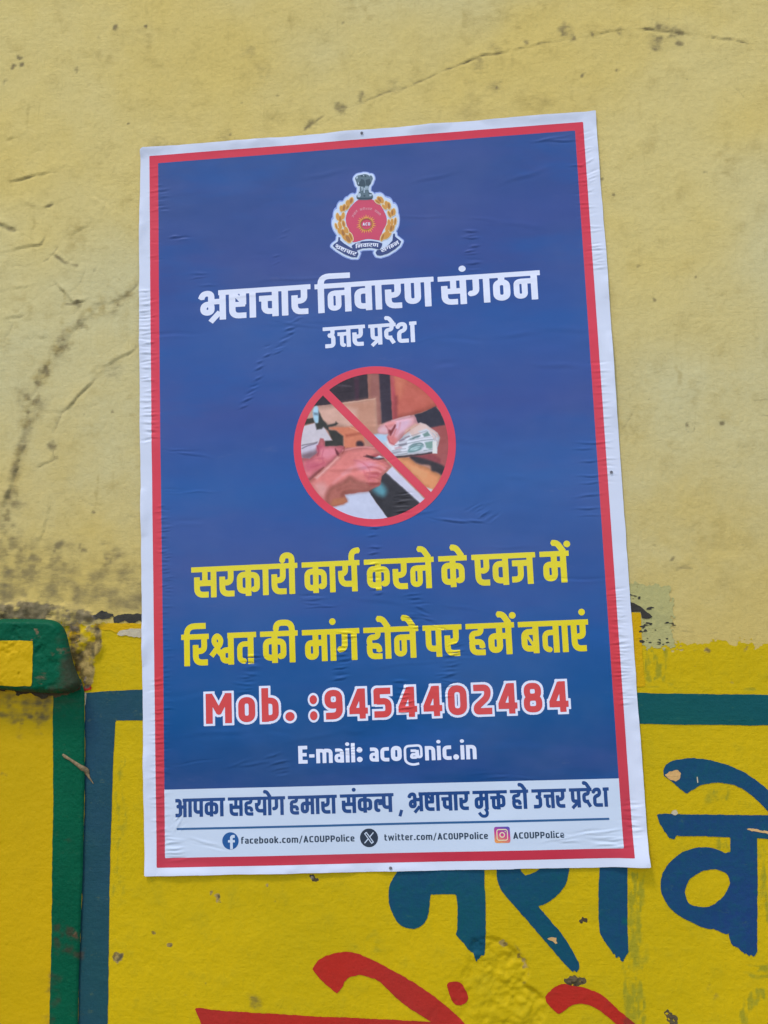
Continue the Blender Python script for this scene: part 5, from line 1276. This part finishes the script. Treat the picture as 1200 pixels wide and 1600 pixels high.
# ------------------------------------------------------------------ the prohibition sign with its printed picture
SC = on_poster([(602, 611), (602, 85), (602, 1137), (85, 611), (1120, 611)], (440, 550), 4.138)
sc = np.array([(SC[3, 0] + SC[4, 0]) / 2, (SC[1, 1] + SC[2, 1]) / 2])
sr_o = ((SC[4, 0] - SC[3, 0]) + (SC[2, 1] - SC[1, 1])) / 4; sr_i = sr_o - 9.6
Q1, Q2, Q3, Q4 = ((460, 570), 9.23), ((580, 570), 9.23), ((460, 690), 9.23), ((580, 690), 9.23)
PAINT = [   # (frame, outline, colour, edge softness in photo px, smooth outline)
    (Q1, [(300, 300), (1060, 60), (1070, 490), (690, 552), (300, 600), (150, 640)], (72, 66, 74), 1.5, 0),
    (Q1, [(860, 150), (930, 150), (935, 525), (880, 535)], (84, 64, 78), 3, 0),
    (Q1, [(600, 280), (800, 300), (800, 320), (640, 310)], (92, 84, 92), 3, 0),
    (Q1, [(1050, 100), (1320, 90), (1320, 560), (1070, 495)], (164, 116, 106), 2, 0),
    (Q2, [(0, 100), (110, 100), (150, 850), (60, 900), (60, 500), (0, 490)], (158, 110, 104), 2, 0),
    (Q1, [(250, 610), (690, 548), (1175, 482), (1200, 1010), (640, 900), (480, 890), (400, 860), (250, 700)], (208, 170, 156), 1.5, 0),
    (Q1, [(640, 570), (1175, 482), (1200, 1010), (900, 960), (900, 640)], (197, 148, 128), 9, 0),
    (Q2, [(108, 90), (275, 90), (310, 800), (150, 850)], (74, 68, 80), 2.4, 0),
    (Q2, [(270, 80), (1100, 80), (1150, 640), (930, 610), (620, 720), (310, 800)], (190, 110, 98), 1.5, 0),
    (Q2, [(275, 100), (330, 100), (370, 760), (310, 800)], (186, 96, 104), 2, 0),
    (Q2, [(330, 130), (520, 170), (420, 480), (345, 300)], (204, 126, 106), 9, 0),
    (Q2, [(330, 450), (380, 450), (380, 770), (320, 790)], (160, 86, 88), 4, 0),
    (Q2, [(620, 722), (730, 690), (930, 600), (1000, 690), (1060, 820), (1100, 1020), (990, 1062), (900, 960), (780, 850), (670, 840)], (72, 72, 84), 1.2, 0),
    (Q4, [(860, -200), (1150, -260), (1150, 200), (1060, 390), (900, 320), (560, 240), (560, 100)], (168, 100, 100), 2, 0),
    (Q4, [(560, 225), (880, 180), (1000, 250), (1000, 330), (880, 290)], (150, 84, 92), 4, 0),
    (Q4, [(200, 180), (560, 238), (640, 310), (830, 385), (1010, 490), (1000, 620), (880, 760), (740, 640), (520, 420)], (222, 156, 116), 2, 0),
    (Q4, [(560, 222), (660, 220), (880, 282), (1060, 365), (1050, 500), (960, 450), (870, 420), (850, 345), (730, 330), (640, 300)], (72, 68, 74), 3, 1),
    (Q4, [(730, 640), (890, 690), (850, 770)], (200, 200, 198), 2, 0),
    (Q4, [(200, 470), (300, 360), (790, 850), (700, 930)], (208, 205, 220), 1.2, 0),
    (Q4, [(205, 452), (725, 915), (540, 1040), (250, 1120), (-40, 720), (60, 560)], (74, 74, 80), 1.2, 0),
    (Q4, [(30, 690), (130, 600), (220, 700), (180, 790), (90, 760)], (108, 160, 172), 8, 1),
    (Q3, [(500, 940), (760, 868), (700, 740), (1072, 718), (1180, 880), (1360, 1115), (1200, 1180), (1000, 1150), (700, 1060)], (200, 203, 221), 1.2, 0),
    (Q1, [(90, 900), (300, 838), (420, 890), (548, 1090), (90, 1180)], (206, 197, 203), 1.2, 0),
    (Q1, [(60, 800), (280, 755), (300, 832), (100, 880)], (82, 80, 76), 2, 0),
    (Q1, [(180, 680), (270, 660), (280, 760), (170, 780)], (196, 160, 146), 2, 0),
    (Q1, [(335, 640), (420, 800), (480, 868), (590, 845), (600, 820), (630, 850), (600, 880), (500, 900), (490, 950), (420, 900), (390, 925), (320, 935), (300, 840), (340, 830)], (76, 78, 77), 2, 0),
    (Q1, [(272, 640), (300, 600), (335, 610), (350, 700), (345, 832), (300, 832), (274, 740)], (172, 206, 222), 2, 1),
    (Q1, [(285, 690), (340, 700), (340, 730), (290, 720)], (110, 125, 140), 3, 0),
    (Q1, [(500, 905), (860, 890), (1000, 1000), (1010, 1200), (720, 1200), (700, 1040), (620, 960)], (211, 134, 108), 3, 0),
    (Q1, [(740, 1010), (960, 975), (970, 1000), (750, 1040)], (176, 100, 82), 4, 0),
    (Q1, [(480, 935), (600, 950), (700, 1030), (705, 1180), (430, 1180), (440, 1095), (548, 1090), (510, 1010)], (74, 74, 72), 2, 0),
    (Q1, [(900, 1110), (960, 1100), (1000, 1140), (990, 1180), (900, 1170)], (78, 62, 70), 3, 1),
    # far hand, cuffed
    (Q3, [(60, 60), (340, 10), (380, 80), (330, 300), (100, 300)], (204, 194, 208), 2, 0),
    (Q3, [(100, 190), (230, 150), (340, 110), (330, 200), (220, 260), (120, 260)], (140, 120, 130), 6, 1),
    (Q3, [(90, 235), (220, 245), (330, 160), (330, 70), (352, 10), (375, -50), (415, -45), (440, 0), (444, 70), (590, 66), (680, 58), (724, 76), (710, 140), (640, 190), (520, 320), (340, 460), (200, 580), (90, 480)], (208, 126, 134), 1.4, 0),
    (Q3, [(330, 60), (400, 60), (440, 90), (400, 130), (330, 150)], (190, 100, 118), 4, 1),
    (Q3, [(150, 330), (250, 290), (420, 330), (300, 400), (190, 420)], (200, 112, 128), 7, 1),
    (Q3, [(380, 110), (560, 90), (600, 170), (480, 250), (380, 200)], (224, 146, 158), 7, 1),
    (Q3, [(590, 110), (620, 130), (650, 185), (620, 200), (600, 170)], (120, 70, 78), 2, 0),
    (Q3, [(205, 540), (300, 450), (420, 365), (440, 375), (330, 480), (230, 570)], (150, 92, 94), 2, 0),
    # near forearm and hand
    (Q3, [(180, 600), (330, 478), (480, 348), (620, 218), (700, 130), (760, 85), (850, 92), (980, 72), (1150, 66), (1270, 190), (1300, 255), (1395, 355), (1262, 500), (1245, 600), (1220, 640), (1105, 690), (1060, 716), (728, 762), (762, 862), (700, 900), (530, 945), (380, 840)], (214, 136, 132), 1.4, 0),
    (Q3, [(300, 520), (480, 360), (620, 225), (650, 230), (500, 380), (330, 540)], (236, 180, 174), 4, 0),
    (Q3, [(300, 620), (420, 600), (480, 680), (420, 800), (330, 740)], (222, 164, 160), 10, 1),
    (Q3, [(520, 660), (700, 575), (800, 500), (900, 560), (1110, 620), (1100, 690), (1060, 716), (728, 762), (755, 862), (520, 930), (450, 810)], (176, 116, 108), 7, 1),
    (Q3, [(520, 905), (560, 830), (730, 800), (760, 862), (700, 902), (530, 930)], (184, 124, 98), 4, 0),
    (Q3, [(900, 300), (1080, 280), (1180, 340), (1060, 420), (940, 400)], (226, 150, 164), 9, 1),
    (Q3, [(1000, 420), (1080, 520), (1160, 560), (1120, 590), (1040, 530)], (206, 116, 122), 5, 1),
    (Q3, [(1090, 470), (1200, 450), (1220, 500), (1110, 520)], (196, 104, 112), 5, 1),
    (Q3, [(1090, 600), (1220, 590), (1220, 620), (1100, 640)], (168, 92, 90), 4, 1),
    (Q3, [(1120, 200), (1200, 180), (1260, 200), (1200, 225), (1130, 225)], (170, 90, 96), 4, 1),
    (Q3, [(1000, 215), (1060, 205), (1200, 235), (1290, 245), (1240, 262), (1140, 262), (1060, 235)], (84, 62, 68), 2, 0),
    (Q3, [(1140, 238), (1230, 200), (1290, 235), (1200, 244)], (210, 218, 226), 1.5, 0),
    # banknotes
    (Q2, [(-80, 1000), (20, 1015), (120, 990), (250, 1000), (420, 1060), (560, 905), (710, 832), (790, 862), (955, 985), (992, 1050), (975, 1140), (955, 1200), (948, 1278), (880, 1268), (320, 1328), (100, 1108), (-80, 1060)], (214, 216, 224), 1.2, 0),
    (Q2, [(540, 960), (640, 880), (710, 835), (790, 865), (950, 990), (960, 1040), (900, 1060), (830, 950), (720, 990), (600, 1040)], (220, 192, 184), 2.4, 0),
    (Q2, [(680, 960), (800, 920), (930, 1010), (920, 1060), (860, 960), (740, 1000)], (206, 208, 214), 2, 0),
    (Q2, [(742, 1004), (815, 962), (852, 1022), (765, 1044)], (130, 154, 150), 1.5, 0),
    (Q2, [(775, 1122), (892, 1098), (886, 1200), (850, 1215), (795, 1195)], (138, 166, 158), 2, 0),
    (Q2, [(540, 1080), (640, 1025), (710, 1020), (680, 1050), (600, 1070)], (140, 158, 160), 2.5, 1),
    (Q2, [(540, 1190), (620, 1130), (730, 1130), (760, 1180), (690, 1150), (600, 1190)], (140, 162, 164), 2.5, 1),
    (Q4, [(530, 140), (560, 90), (640, 60), (740, 60), (720, 110), (620, 150), (540, 160)], (140, 170, 172), 3, 1),
    (Q4, [(560, 110), (640, 80), (700, 76), (640, 120)], (196, 214, 216), 2.5, 1),
    (Q2, [(400, 1090), (470, 1060), (480, 1080), (410, 1110)], (140, 124, 140), 2, 0),
    (Q2, [(480, 1050), (550, 1020), (556, 1036), (486, 1066)], (140, 120, 128), 2, 0),
    (Q2, [(400, 1150), (510, 1120), (514, 1150), (400, 1185)], (148, 140, 152), 3, 0),
    (Q4, [(280, 150), (420, 120), (430, 150), (300, 190)], (170, 168, 176), 4, 0),
    (Q4, [(340, 90), (430, 75), (440, 95), (350, 110)], (200, 160, 168), 3, 0),
    (Q4, [(300, 218), (600, 190), (885, 152), (880, 172), (600, 212), (400, 238), (330, 240)], (84, 76, 82), 1.2, 0),
    (Q4, [(885, 0), (945, 0), (950, 170), (885, 170)], (226, 220, 216), 1.2, 0),
    (Q2, [(20, 1020), (230, 1010), (240, 1080), (180, 1110), (100, 1080)], (180, 204, 224), 5, 1),
    # giving hand
    (Q2, [(88, 940), (104, 905), (135, 876), (210, 838), (300, 800), (420, 765), (550, 733), (620, 728), (645, 770), (668, 842), (700, 850), (640, 890), (560, 930), (480, 1000), (400, 1090), (335, 1152), (290, 1148), (250, 1100), (228, 1040), (250, 985), (205, 1002), (112, 996)], (224, 168, 174), 1.2, 0),
    (Q2, [(110, 930), (200, 880), (240, 930), (230, 985), (130, 980)], (228, 182, 188), 5, 1),
    (Q2, [(300, 880), (440, 800), (560, 800), (520, 900), (400, 980), (330, 1000)], (226, 186, 202), 8, 1),
    (Q2, [(200, 850), (330, 810), (340, 870), (260, 920)], (224, 150, 150), 5, 1),
    (Q2, [(500, 940), (640, 850), (690, 855), (600, 920), (480, 1010)], (220, 180, 160), 4, 0),
    (Q2, [(250, 940), (290, 940), (345, 868), (350, 900), (300, 990), (280, 1020), (262, 1000)], (140, 74, 78), 2.4, 1),
    (Q2, [(230, 1040), (300, 1020), (380, 1080), (330, 1150), (280, 1140)], (216, 134, 134), 5, 1),
    (Q2, [(340, 940), (370, 930), (330, 1030), (310, 1040)], (206, 128, 130), 3, 1),
]


LINES = [   # (frame, path, width and softness in photo px, colour)
    (Q4, [(-60, 262), (60, 262), (170, 300), (262, 352)], 1.1, (192, 108, 114)), (Q4, [(-40, 372), (60, 372), (150, 412)], 1.4, (198, 112, 118)), (Q4, [(-60, 455), (40, 452), (130, 470)], 1.6, (186, 100, 106)),
    (Q4, [(-40, 520), (60, 520), (125, 545)], 1.2, (190, 104, 108)), (Q4, [(-60, 600), (30, 612), (115, 605)], 1.5, (150, 84, 84)), (Q4, [(-20, 330), (120, 350), (200, 400)], 2.2, (236, 162, 170)),
    (Q4, [(-40, 415), (60, 412), (130, 440)], 1.6, (234, 158, 166)), (Q4, [(-20, 490), (80, 490)], 1.4, (228, 150, 156)), (Q4, [(-20, 565), (80, 575)], 1.6, (220, 140, 144)),
    (Q3, [(700, 130), (850, 95), (1000, 78), (1150, 90)], 1.6, (236, 168, 168)), (Q3, [(860, 270), (980, 300), (1080, 400), (1090, 520)], 1.6, (204, 120, 128)), (Q3, [(700, 470), (820, 380), (960, 340)], 3.2, (232, 158, 162)),
    (Q3, [(560, 600), (680, 500), (800, 440)], 2.6, (230, 156, 156)), (Q3, [(620, 700), (800, 640), (1000, 660)], 3.0, (160, 102, 96)), (Q3, [(1040, 200), (1100, 214), (1200, 238), (1280, 240)], 1.3, (70, 50, 58)),
    (Q3, [(180, 300), (300, 250), (420, 240)], 1.6, (196, 104, 122)), (Q3, [(230, 370), (330, 350), (430, 300)], 1.4, (192, 100, 116)), (Q3, [(420, 110), (400, 230), (440, 320)], 1.2, (200, 112, 128)), (Q3, [(590, 100), (604, 150), (640, 200)], 1.2, (120, 66, 76)),
    (Q3, [(330, 60), (352, 130), (330, 200)], 1.2, (170, 84, 104)), (Q3, [(720, 80), (716, 130), (690, 170)], 1.2, (150, 82, 84)), (Q3, [(110, 100), (200, 60), (320, 22)], 1.0, (90, 84, 96)),
    (Q2, [(210, 880), (240, 920), (250, 985)], 1.1, (186, 110, 116)), (Q2, [(300, 805), (420, 770), (550, 740)], 1.5, (238, 196, 200)), (Q2, [(345, 868), (320, 930), (280, 1015)], 1.2, (128, 62, 68)), (Q2, [(400, 1085), (480, 1000), (560, 935)], 1.0, (190, 120, 122)),
    (Q2, [(240, 1050), (270, 1120), (330, 1150)], 1.2, (186, 92, 98)), (Q2, [(640, 770), (664, 842)], 1.2, (200, 150, 160)), (Q2, [(420, 840), (400, 930), (360, 1000)], 1.6, (214, 146, 152)),
    (Q2, [(420, 1082), (560, 1030), (700, 985), (800, 955)], 0.7, (150, 150, 160)), (Q2, [(410, 1120), (600, 1080), (880, 1040)], 0.8, (176, 170, 178)), (Q2, [(420, 1170), (640, 1110), (900, 1075)], 0.8, (120, 130, 134)),
    (Q2, [(600, 1060), (660, 1035), (705, 1028)], 0.8, (92, 112, 116)), (Q2, [(560, 1075), (620, 1060)], 0.9, (110, 126, 130)), (Q2, [(640, 1140), (700, 1128), (750, 1150)], 0.9, (96, 120, 122)), (Q2, [(560, 1180), (600, 1150), (660, 1138)], 0.9, (108, 130, 132)),
    (Q4, [(540, 130), (570, 90), (650, 55), (735, 62)], 0.8, (92, 120, 122)), (Q4, [(545, 150), (630, 140), (715, 105)], 0.8, (92, 120, 122)), (Q4, [(600, 110), (660, 90), (710, 84)], 0.7, (110, 140, 142)),
    (Q4, [(300, 175), (420, 150), (520, 140)], 0.7, (140, 140, 150)), (Q4, [(310, 130), (400, 112), (500, 100)], 0.7, (150, 148, 156)), (Q4, [(340, 60), (420, 44), (510, 30)], 0.7, (128, 124, 134)), (Q4, [(380, 190), (520, 172)], 0.7, (130, 134, 140)),
    (Q4, [(760, 130), (880, 112)], 0.7, (120, 140, 140)), (Q2, [(900, 1060), (950, 1100), (945, 1160)], 0.8, (196, 170, 164)), (Q2, [(930, 1000), (985, 1050), (968, 1120)], 0.8, (190, 160, 152)), (Q2, [(880, 985), (925, 1040), (915, 1090)], 0.8, (186, 166, 166)),
    (Q1, [(700, 556), (1165, 490)], 0.8, (222, 186, 168)), (Q1, [(800, 900), (980, 985)], 0.8, (236, 180, 160)), (Q1, [(110, 1165), (330, 1115)], 1.0, (96, 88, 92)), (Q1, [(690, 300), (820, 312)], 0.8, (104, 96, 104)), (Q1, [(620, 400), (840, 380)], 1.0, (62, 58, 66)),
    (Q4, [(215, 455), (720, 905)], 0.8, (60, 60, 66)), (Q4, [(330, 800), (400, 796)], 1.0, (52, 52, 58)), (Q4, [(330, 850), (400, 846)], 1.0, (52, 52, 58)), (Q4, [(0, 770), (250, 1110)], 0.8, (60, 62, 66)),
]


SKIN = ((208, 126, 134), (214, 136, 132), (224, 168, 174), (176, 116, 108), (208, 170, 156), (190, 110, 98), (222, 156, 116), (214, 216, 224))


def picture(u, v):
    # where each print dot sits, in photograph units, found by walking the projection back
    P3 = np.stack([u, v, np.full_like(u, -PD)], -1) - CP
    k = P3 @ RC.T
    px = 600 + F_PX * k[..., 0] / k[..., 2]; py = 800 + F_PX * k[..., 1] / k[..., 2]
    img = np.tile(np.array((190, 145, 130), float), (len(u), 1))
    jx_ = 0.5 * fbm(px, py, 7, 71, 2); jy_ = 0.5 * fbm(px, py, 7, 72, 2)
    for (o, s), pts, c, soft, sm in PAINT:
        P = pts_px(spline(pts, n=4) if sm else pts, o, s)
        m = (px > P[:, 0].min() - soft * 2) & (px < P[:, 0].max() + soft * 2) & (py > P[:, 1].min() - soft * 2) & (py < P[:, 1].max() + soft * 2)
        if not m.any(): continue
        d = sd_poly(P, px[m] + jx_[m], py[m] + jy_[m])
        soft = 0.9 * soft + 0.5
        a = smooth(soft * 0.8, -soft * 0.8, d)[:, None]
        cc = np.array(c, float)[None, :]
        if c in SKIN:
            vol = smooth(-1, 9, -d + 2.0 * fbm(px[m], py[m], 11, 76, 3))[:, None]
            cc = cc * (0.84 + 0.19 * vol) * np.array([1, 0.99, 0.985])
        img[m] = img[m] * (1 - a) + cc * a
    for (o, s), pts, wd, c in LINES:
        P = pts_px(spline(pts, False, 4), o, s)
        m = (px > P[:, 0].min() - 4) & (px < P[:, 0].max() + 4) & (py > P[:, 1].min() - 4) & (py < P[:, 1].max() + 4)
        if not m.any(): continue
        d = sd_line(P, px[m] + jx_[m], py[m] + jy_[m])
        a = (0.5 * smooth(wd * 1.5 + 0.3, 0, d))[:, None]
        img[m] = img[m] * (1 - a) + np.array(c, float) * a
    img = np.clip((img - 128) * np.array([1.12, 1.14, 1.14]) + np.array([118, 117, 113]), 0, 255)
    img += (5 * fbm(px, py, 5, 73, 3) + 5 * fbm(px, py, 16, 74, 2))[:, None]
    return {'print': np.clip(lin(np.clip(img, 0, 255)) / ILL, 0.002, 0.86)}


sign = ink('crossed_out_picture', I_PICTURE, poster, disc(sc, sr_i + 1.5), (sc[0] - sr_o, sc[0] + sr_o, sc[1] - sr_o, sc[1] + sr_o), 0.45, L2, attr=picture)
tag(sign, 'round printed picture of banknotes passing between hands')
SL = on_poster([(268, 244), (958, 936)], (440, 550), 4.138)


def ring(u, v):
    d = np.hypot(u - sc[0], v - sc[1])
    return np.minimum(np.maximum(d - sr_o, sr_i - d), np.maximum(sd_stroke(SL, 10.6, u, v), d - sr_o + 1))


ink('prohibition_ring', I_SIGNRED, sign, ring, (sc[0] - sr_o - 2, sc[0] + sr_o + 2, sc[1] - sr_o - 2, sc[1] + sr_o + 2), 0.7, L2 + LAY)

# ------------------------------------------------------------------ the emblem
E8 = dict(o=(500, 250), s=8.0)
ea = lambda pts, sm=True: on_poster(spline(pts) if sm else pts, **E8)
SHIELD = ea([(480, 500), (560, 492), (650, 496), (690, 520), (750, 560), (800, 640), (832, 720), (830, 800), (790, 880), (765, 950), (760, 1005), (590, 990), (415, 1030), (395, 960), (360, 880), (330, 800), (322, 730), (345, 650), (400, 570)])
LION = ea([(440, 235), (470, 200), (520, 190), (550, 182), (590, 186), (615, 200), (645, 200), (660, 235), (650, 262), (636, 300), (615, 330), (612, 400), (650, 430), (664, 460), (650, 490), (600, 502), (500, 502), (462, 484), (458, 450), (484, 415), (490, 340), (466, 316), (452, 270)])
RIB = [ea([(232, 965), (252, 968), (250, 1000), (300, 1045), (380, 1095), (460, 1130), (480, 1170), (462, 1215), (400, 1215), (310, 1180), (220, 1125), (160, 1075), (175, 1055), (225, 1020)], False),
       ea([(395, 1075), (440, 1045), (530, 1018), (640, 1012), (720, 1024), (780, 1045), (770, 1085), (745, 1120), (640, 1098), (530, 1105), (440, 1140), (415, 1120)], False),
       ea([(915, 925), (935, 920), (940, 960), (985, 995), (1015, 1020), (990, 1070), (930, 1120), (850, 1170), (760, 1198), (715, 1192), (695, 1160), (715, 1128), (760, 1120), (850, 1070), (905, 1010)], False)]
EARS_L = [(390, 512, 22, 38, 20), (352, 545, 24, 36, 0), (300, 600, 22, 40, 15), (268, 610, 18, 34, -5), (345, 590, 16, 34, 35), (222, 710, 18, 40, -5), (252, 740, 20, 38, 0), (288, 700, 18, 40, 10), (204, 830, 14, 36, -15), (250, 820, 18, 44, -12), (295, 800, 18, 40, -10), (245, 890, 18, 36, -20), (290, 915, 24, 44, -15), (330, 880, 20, 40, -20), (350, 985, 28, 52, -28), (312, 975, 18, 44, -35), (385, 960, 18, 48, -18)]
EARS_R = [(745, 500, 22, 40, -28), (770, 505, 20, 40, -20), (722, 525, 16, 36, -50), (835, 560, 20, 40, -15), (860, 575, 20, 40, -5), (805, 590, 16, 36, -40), (905, 660, 20, 38, 5), (925, 650, 16, 38, 0), (868, 680, 16, 40, -20), (900, 780, 16, 40, 5), (940, 770, 15, 42, 8), (862, 790, 16, 40, 0), (890, 855, 22, 42, 15), (845, 850, 20, 44, 20), (915, 850, 14, 36, 18), (820, 940, 26, 54, 38), (785, 965, 18, 46, 25), (850, 950, 16, 44, 45)]


def ears(sub, shrink):
    e = []
    for (x, y, a, b, r) in sub:
        c_ = on_poster([(x, y)], **E8)[0]
        e.append((c_[0], c_[1], a / 8 * 1.16 - shrink, b / 8 * 1.08 - shrink * 1.2, math.radians(r)))
    def f(u, v):
        o = np.full(u.shape, 1e9)
        for x, y, a, b, r in e:
            if a < 0.1: continue
            dx, dy = u - x, v - y
            p = dx * math.cos(r) - dy * math.sin(r) * -1.0; q = -dx * math.sin(r) + dy * math.cos(r)
            p = dx * math.cos(r) + dy * math.sin(r)
            o = np.minimum(o, (np.hypot(p / a, q / b) - 1) * min(a, b))
        return o
    return f


ALL_EARS = EARS_L + EARS_R


def silhouette(u, v):
    f = np.minimum(sd_poly(SHIELD, u, v), sd_poly(LION, u, v))
    for r_ in RIB: f = np.minimum(f, sd_poly(r_, u, v))
    f = np.minimum(f, ears(ALL_EARS, -0.3)(u, v))
    fill = ea([(330, 960), (400, 1030), (600, 1000), (780, 1020), (900, 930), (930, 990), (780, 1090), (600, 1060), (420, 1100), (250, 1000)], False)
    return np.minimum(f, sd_poly(fill, u, v))


EB = box_of(on_poster([(90, 150), (1070, 150), (1070, 1290), (90, 1290)], **E8), 4)
emb = ink('emblem', I_HALO2, poster, lambda u, v: silhouette(u, v) - 3.9 + 0.3 * fbm(u, v, 6, 2), EB, 0.6, L2)
tag(emb, 'police emblem with lion capital, wreath and ribbon')
ink('pale_halo', I_HALO, emb, lambda u, v: silhouette(u, v) - 2.7, EB, 0.5, L2 + LAY)
ink('shield', I_CRIMSON, emb, lambda u, v: sd_poly(SHIELD, u, v), EB, 0.5, L2 + 2 * LAY)
for _e in (EARS_L, EARS_R):
    ink('wreath', I_CREAM, emb, ears(_e, -0.5), EB, 0.4, L2 + 3 * LAY)
for _e in (EARS_L, EARS_R):
    ink('wreath_grain', I_GOLD, emb, ears(_e, 0.42), EB, 0.35, L2 + 4 * LAY)
    ink('grain_vein', I_OCHRE, emb, ears(_e[::2], 1.75), EB, 0.3, L2 + 5 * LAY)
ink('lion_capital', I_STONE, emb, lambda u, v: sd_poly(LION, u, v), EB, 0.4, L2 + 3 * LAY)
E20 = dict(o=(530, 260), s=15.0)
el = lambda pts: on_poster(pts, **E20)
PALE = [el([(465, 475), (495, 475), (492, 605), (468, 605)]), el([(515, 490), (550, 490), (552, 540), (545, 580), (525, 585), (530, 540)]), el([(572, 510), (600, 510), (602, 630), (575, 630)]), el([(615, 480), (650, 480), (640, 560), (618, 570)]), el([(660, 480), (690, 480), (690, 570), (668, 560)]),
        el([(435, 640), (500, 640), (510, 690), (490, 735), (440, 730), (425, 690)]), el([(700, 670), (760, 660), (770, 690), (720, 715)]), el([(560, 215), (590, 215), (585, 235), (565, 235)]), el([(700, 235), (720, 230), (720, 255)]), el([(400, 260), (440, 245), (430, 300), (405, 300)]), el([(455, 360), (470, 420), (445, 440)])]
DARKS = [el([(440, 430), (500, 350), (520, 300), (590, 330), (620, 440), (590, 490), (560, 470), (470, 470)]), el([(620, 330), (720, 300), (740, 400), (700, 460), (630, 440)]), el([(500, 210), (550, 205), (555, 250), (510, 250)]), el([(595, 215), (640, 230), (630, 260), (600, 250)]), el([(690, 620), (770, 640), (760, 665), (700, 665)]),
         el([(455, 640), (520, 648), (520, 660), (455, 656)]), el([(570, 680), (615, 680), (610, 715), (575, 715)]), el([(420, 745), (780, 735), (760, 775), (450, 775)]), el([(500, 500), (512, 500), (508, 600), (498, 600)]), el([(555, 520), (568, 520), (566, 620), (556, 620)])]
uni = lambda L: (lambda u, v: np.minimum.reduce([sd_poly(p, u, v) for p in L]))
ink('carving_shadow', I_STONED, emb, uni(DARKS), EB, 0.3, L2 + 4 * LAY)
ink('carving_light', I_STONEL, emb, uni(PALE), EB, 0.3, L2 + 5 * LAY)
SUNC = on_poster([(580, 805)], **E8)[0]


def rays(u, v):
    dx, dy = u - SUNC[0], v - SUNC[1]
    r_ = np.hypot(dx, dy); a = np.arctan2(dy, dx)
    k = 24
    ph = np.abs(((a * k / (2 * math.pi)) % 1) - 0.5)         # 0.5 on the ray's axis
    L = 13.2 + 0.9 * np.sin(a * 7)
    half = 1.25 * (L - r_) / 5.5
    return np.maximum(np.maximum((0.5 - ph) * 2 * math.pi / k * r_ - half, 8.0 - r_), r_ - L)


ink('sun_ray', I_SUN, emb, rays, (SUNC[0] - 17, SUNC[0] + 17, SUNC[1] - 17, SUNC[1] + 17), 0.25, L2 + 3 * LAY)
ink('sun_disc', I_OCHRE, emb, lambda u, v: np.abs(np.hypot(u - SUNC[0], v - SUNC[1]) - 7.6) - 0.7, (SUNC[0] - 12, SUNC[0] + 12, SUNC[1] - 12, SUNC[1] + 12), 0.3, L2 + 4 * LAY)
ink('ribbon', I_RIBBON, emb, uni(RIB), EB, 0.45, L2 + 4 * LAY)


def arc_word(name, mat, glyphs, pa, pb, hgt, lift, gap=9.5, bow=0.0, weight=17, over=6.0, up=None):
    # a short word along a gently bowed line between two points
    a, b = on_poster([pa, pb], **E8)
    glyphs = glyphs.split()
    _, tot = layout(glyphs, gap)
    d = b - a; L = np.linalg.norm(d); d = d / L; nrm = np.array([d[1], -d[0]])       # nrm points up
    def f(u, v):
        x = (u - a[0]) * d[0] + (v - a[1]) * d[1]; y = (u - a[0]) * nrm[0] + (v - a[1]) * nrm[1]
        y = y - bow * (1 - ((x - L / 2) / (L / 2)) ** 2)
        return x / L * tot, y / hgt * 100
    m = hgt * 1.7
    us = np.arange(min(a[0], b[0]) - m, max(a[0], b[0]) + m, 0.3); vs = np.arange(min(a[1], b[1]) - m, max(a[1], b[1]) + m, 0.3)
    gu, gv = np.meshgrid(us, vs)
    Xg, Yg = f(gu, gv)
    F_ = np.full(Xg.shape, 1e9)
    for g, x0 in layout(glyphs, gap)[0]:
        wd, h0, h1, st = G[g]
        for s in parse(st):
            if s[0] == 'o': val = (np.hypot((Xg - x0 - s[1]) / s[3], (Yg - s[2]) / s[4]) - 1) * s[3]
            else: val = sd_stroke(s[1], (s[2] or weight), Xg - x0, Yg, s[3])
            F_ = np.minimum(F_, val)
        if h1 is None:
            F_ = np.minimum(F_, np.maximum(np.maximum(h0 - over - (Xg - x0), Xg - x0 - wd - over), np.abs(Yg - 92) - 8))
    r_ = field_mesh(us, vs, F_)
    if r_ is None: return
    u, v, lv, lt = r_
    return make_mesh(name, poster_world(u, v, lift), lv, lt, mat, emb)


arc_word('ribbon_text', I_LETTER, 'bhra shta aa cha aa ra', (185, 1090), (440, 1200), 5.0, L2 + 5 * LAY, bow=-1.0)
arc_word('ribbon_text', I_LETTER, 'i71 na va aa ra nna', (448, 1108), (728, 1092), 5.0, L2 + 5 * LAY, bow=1.4)
arc_word('ribbon_text', I_LETTER, 'sa anus ga tha na', (775, 1158), (990, 1050), 5.0, L2 + 5 * LAY, bow=-0.6)
arc_word('sun_letters', I_LETTER, 'A C O', (533, 824), (627, 822), 4.2, L2 + 5 * LAY, gap=14, weight=18)
arc_word('motto_text', I_PINK, 'u tta ra', (418, 726), (478, 640), 3.0, L2 + 3 * LAY, bow=0.3)
arc_word('motto_text', I_PINK, 'pra da e sha ra', (498, 636), (652, 630), 3.0, L2 + 3 * LAY, bow=0.6)
arc_word('motto_text', I_PINK, 'pa la sa', (676, 645), (748, 700), 3.0, L2 + 3 * LAY, bow=0.3) if 'la' in G else arc_word('motto_text', I_PINK, 'pa na sa', (676, 645), (748, 700), 3.0, L2 + 3 * LAY, bow=0.3)

# pins through the paper margin
for px in [(565.5, 209), (955, 738), (610.5, 1356)]:
    c_ = on_poster([px])[0]
    ink('pin', M_STEELPIN, poster, disc(c_, 1.9), (c_[0] - 4, c_[0] + 4, c_[1] - 4, c_[1] + 4), 0.5, 0.9)
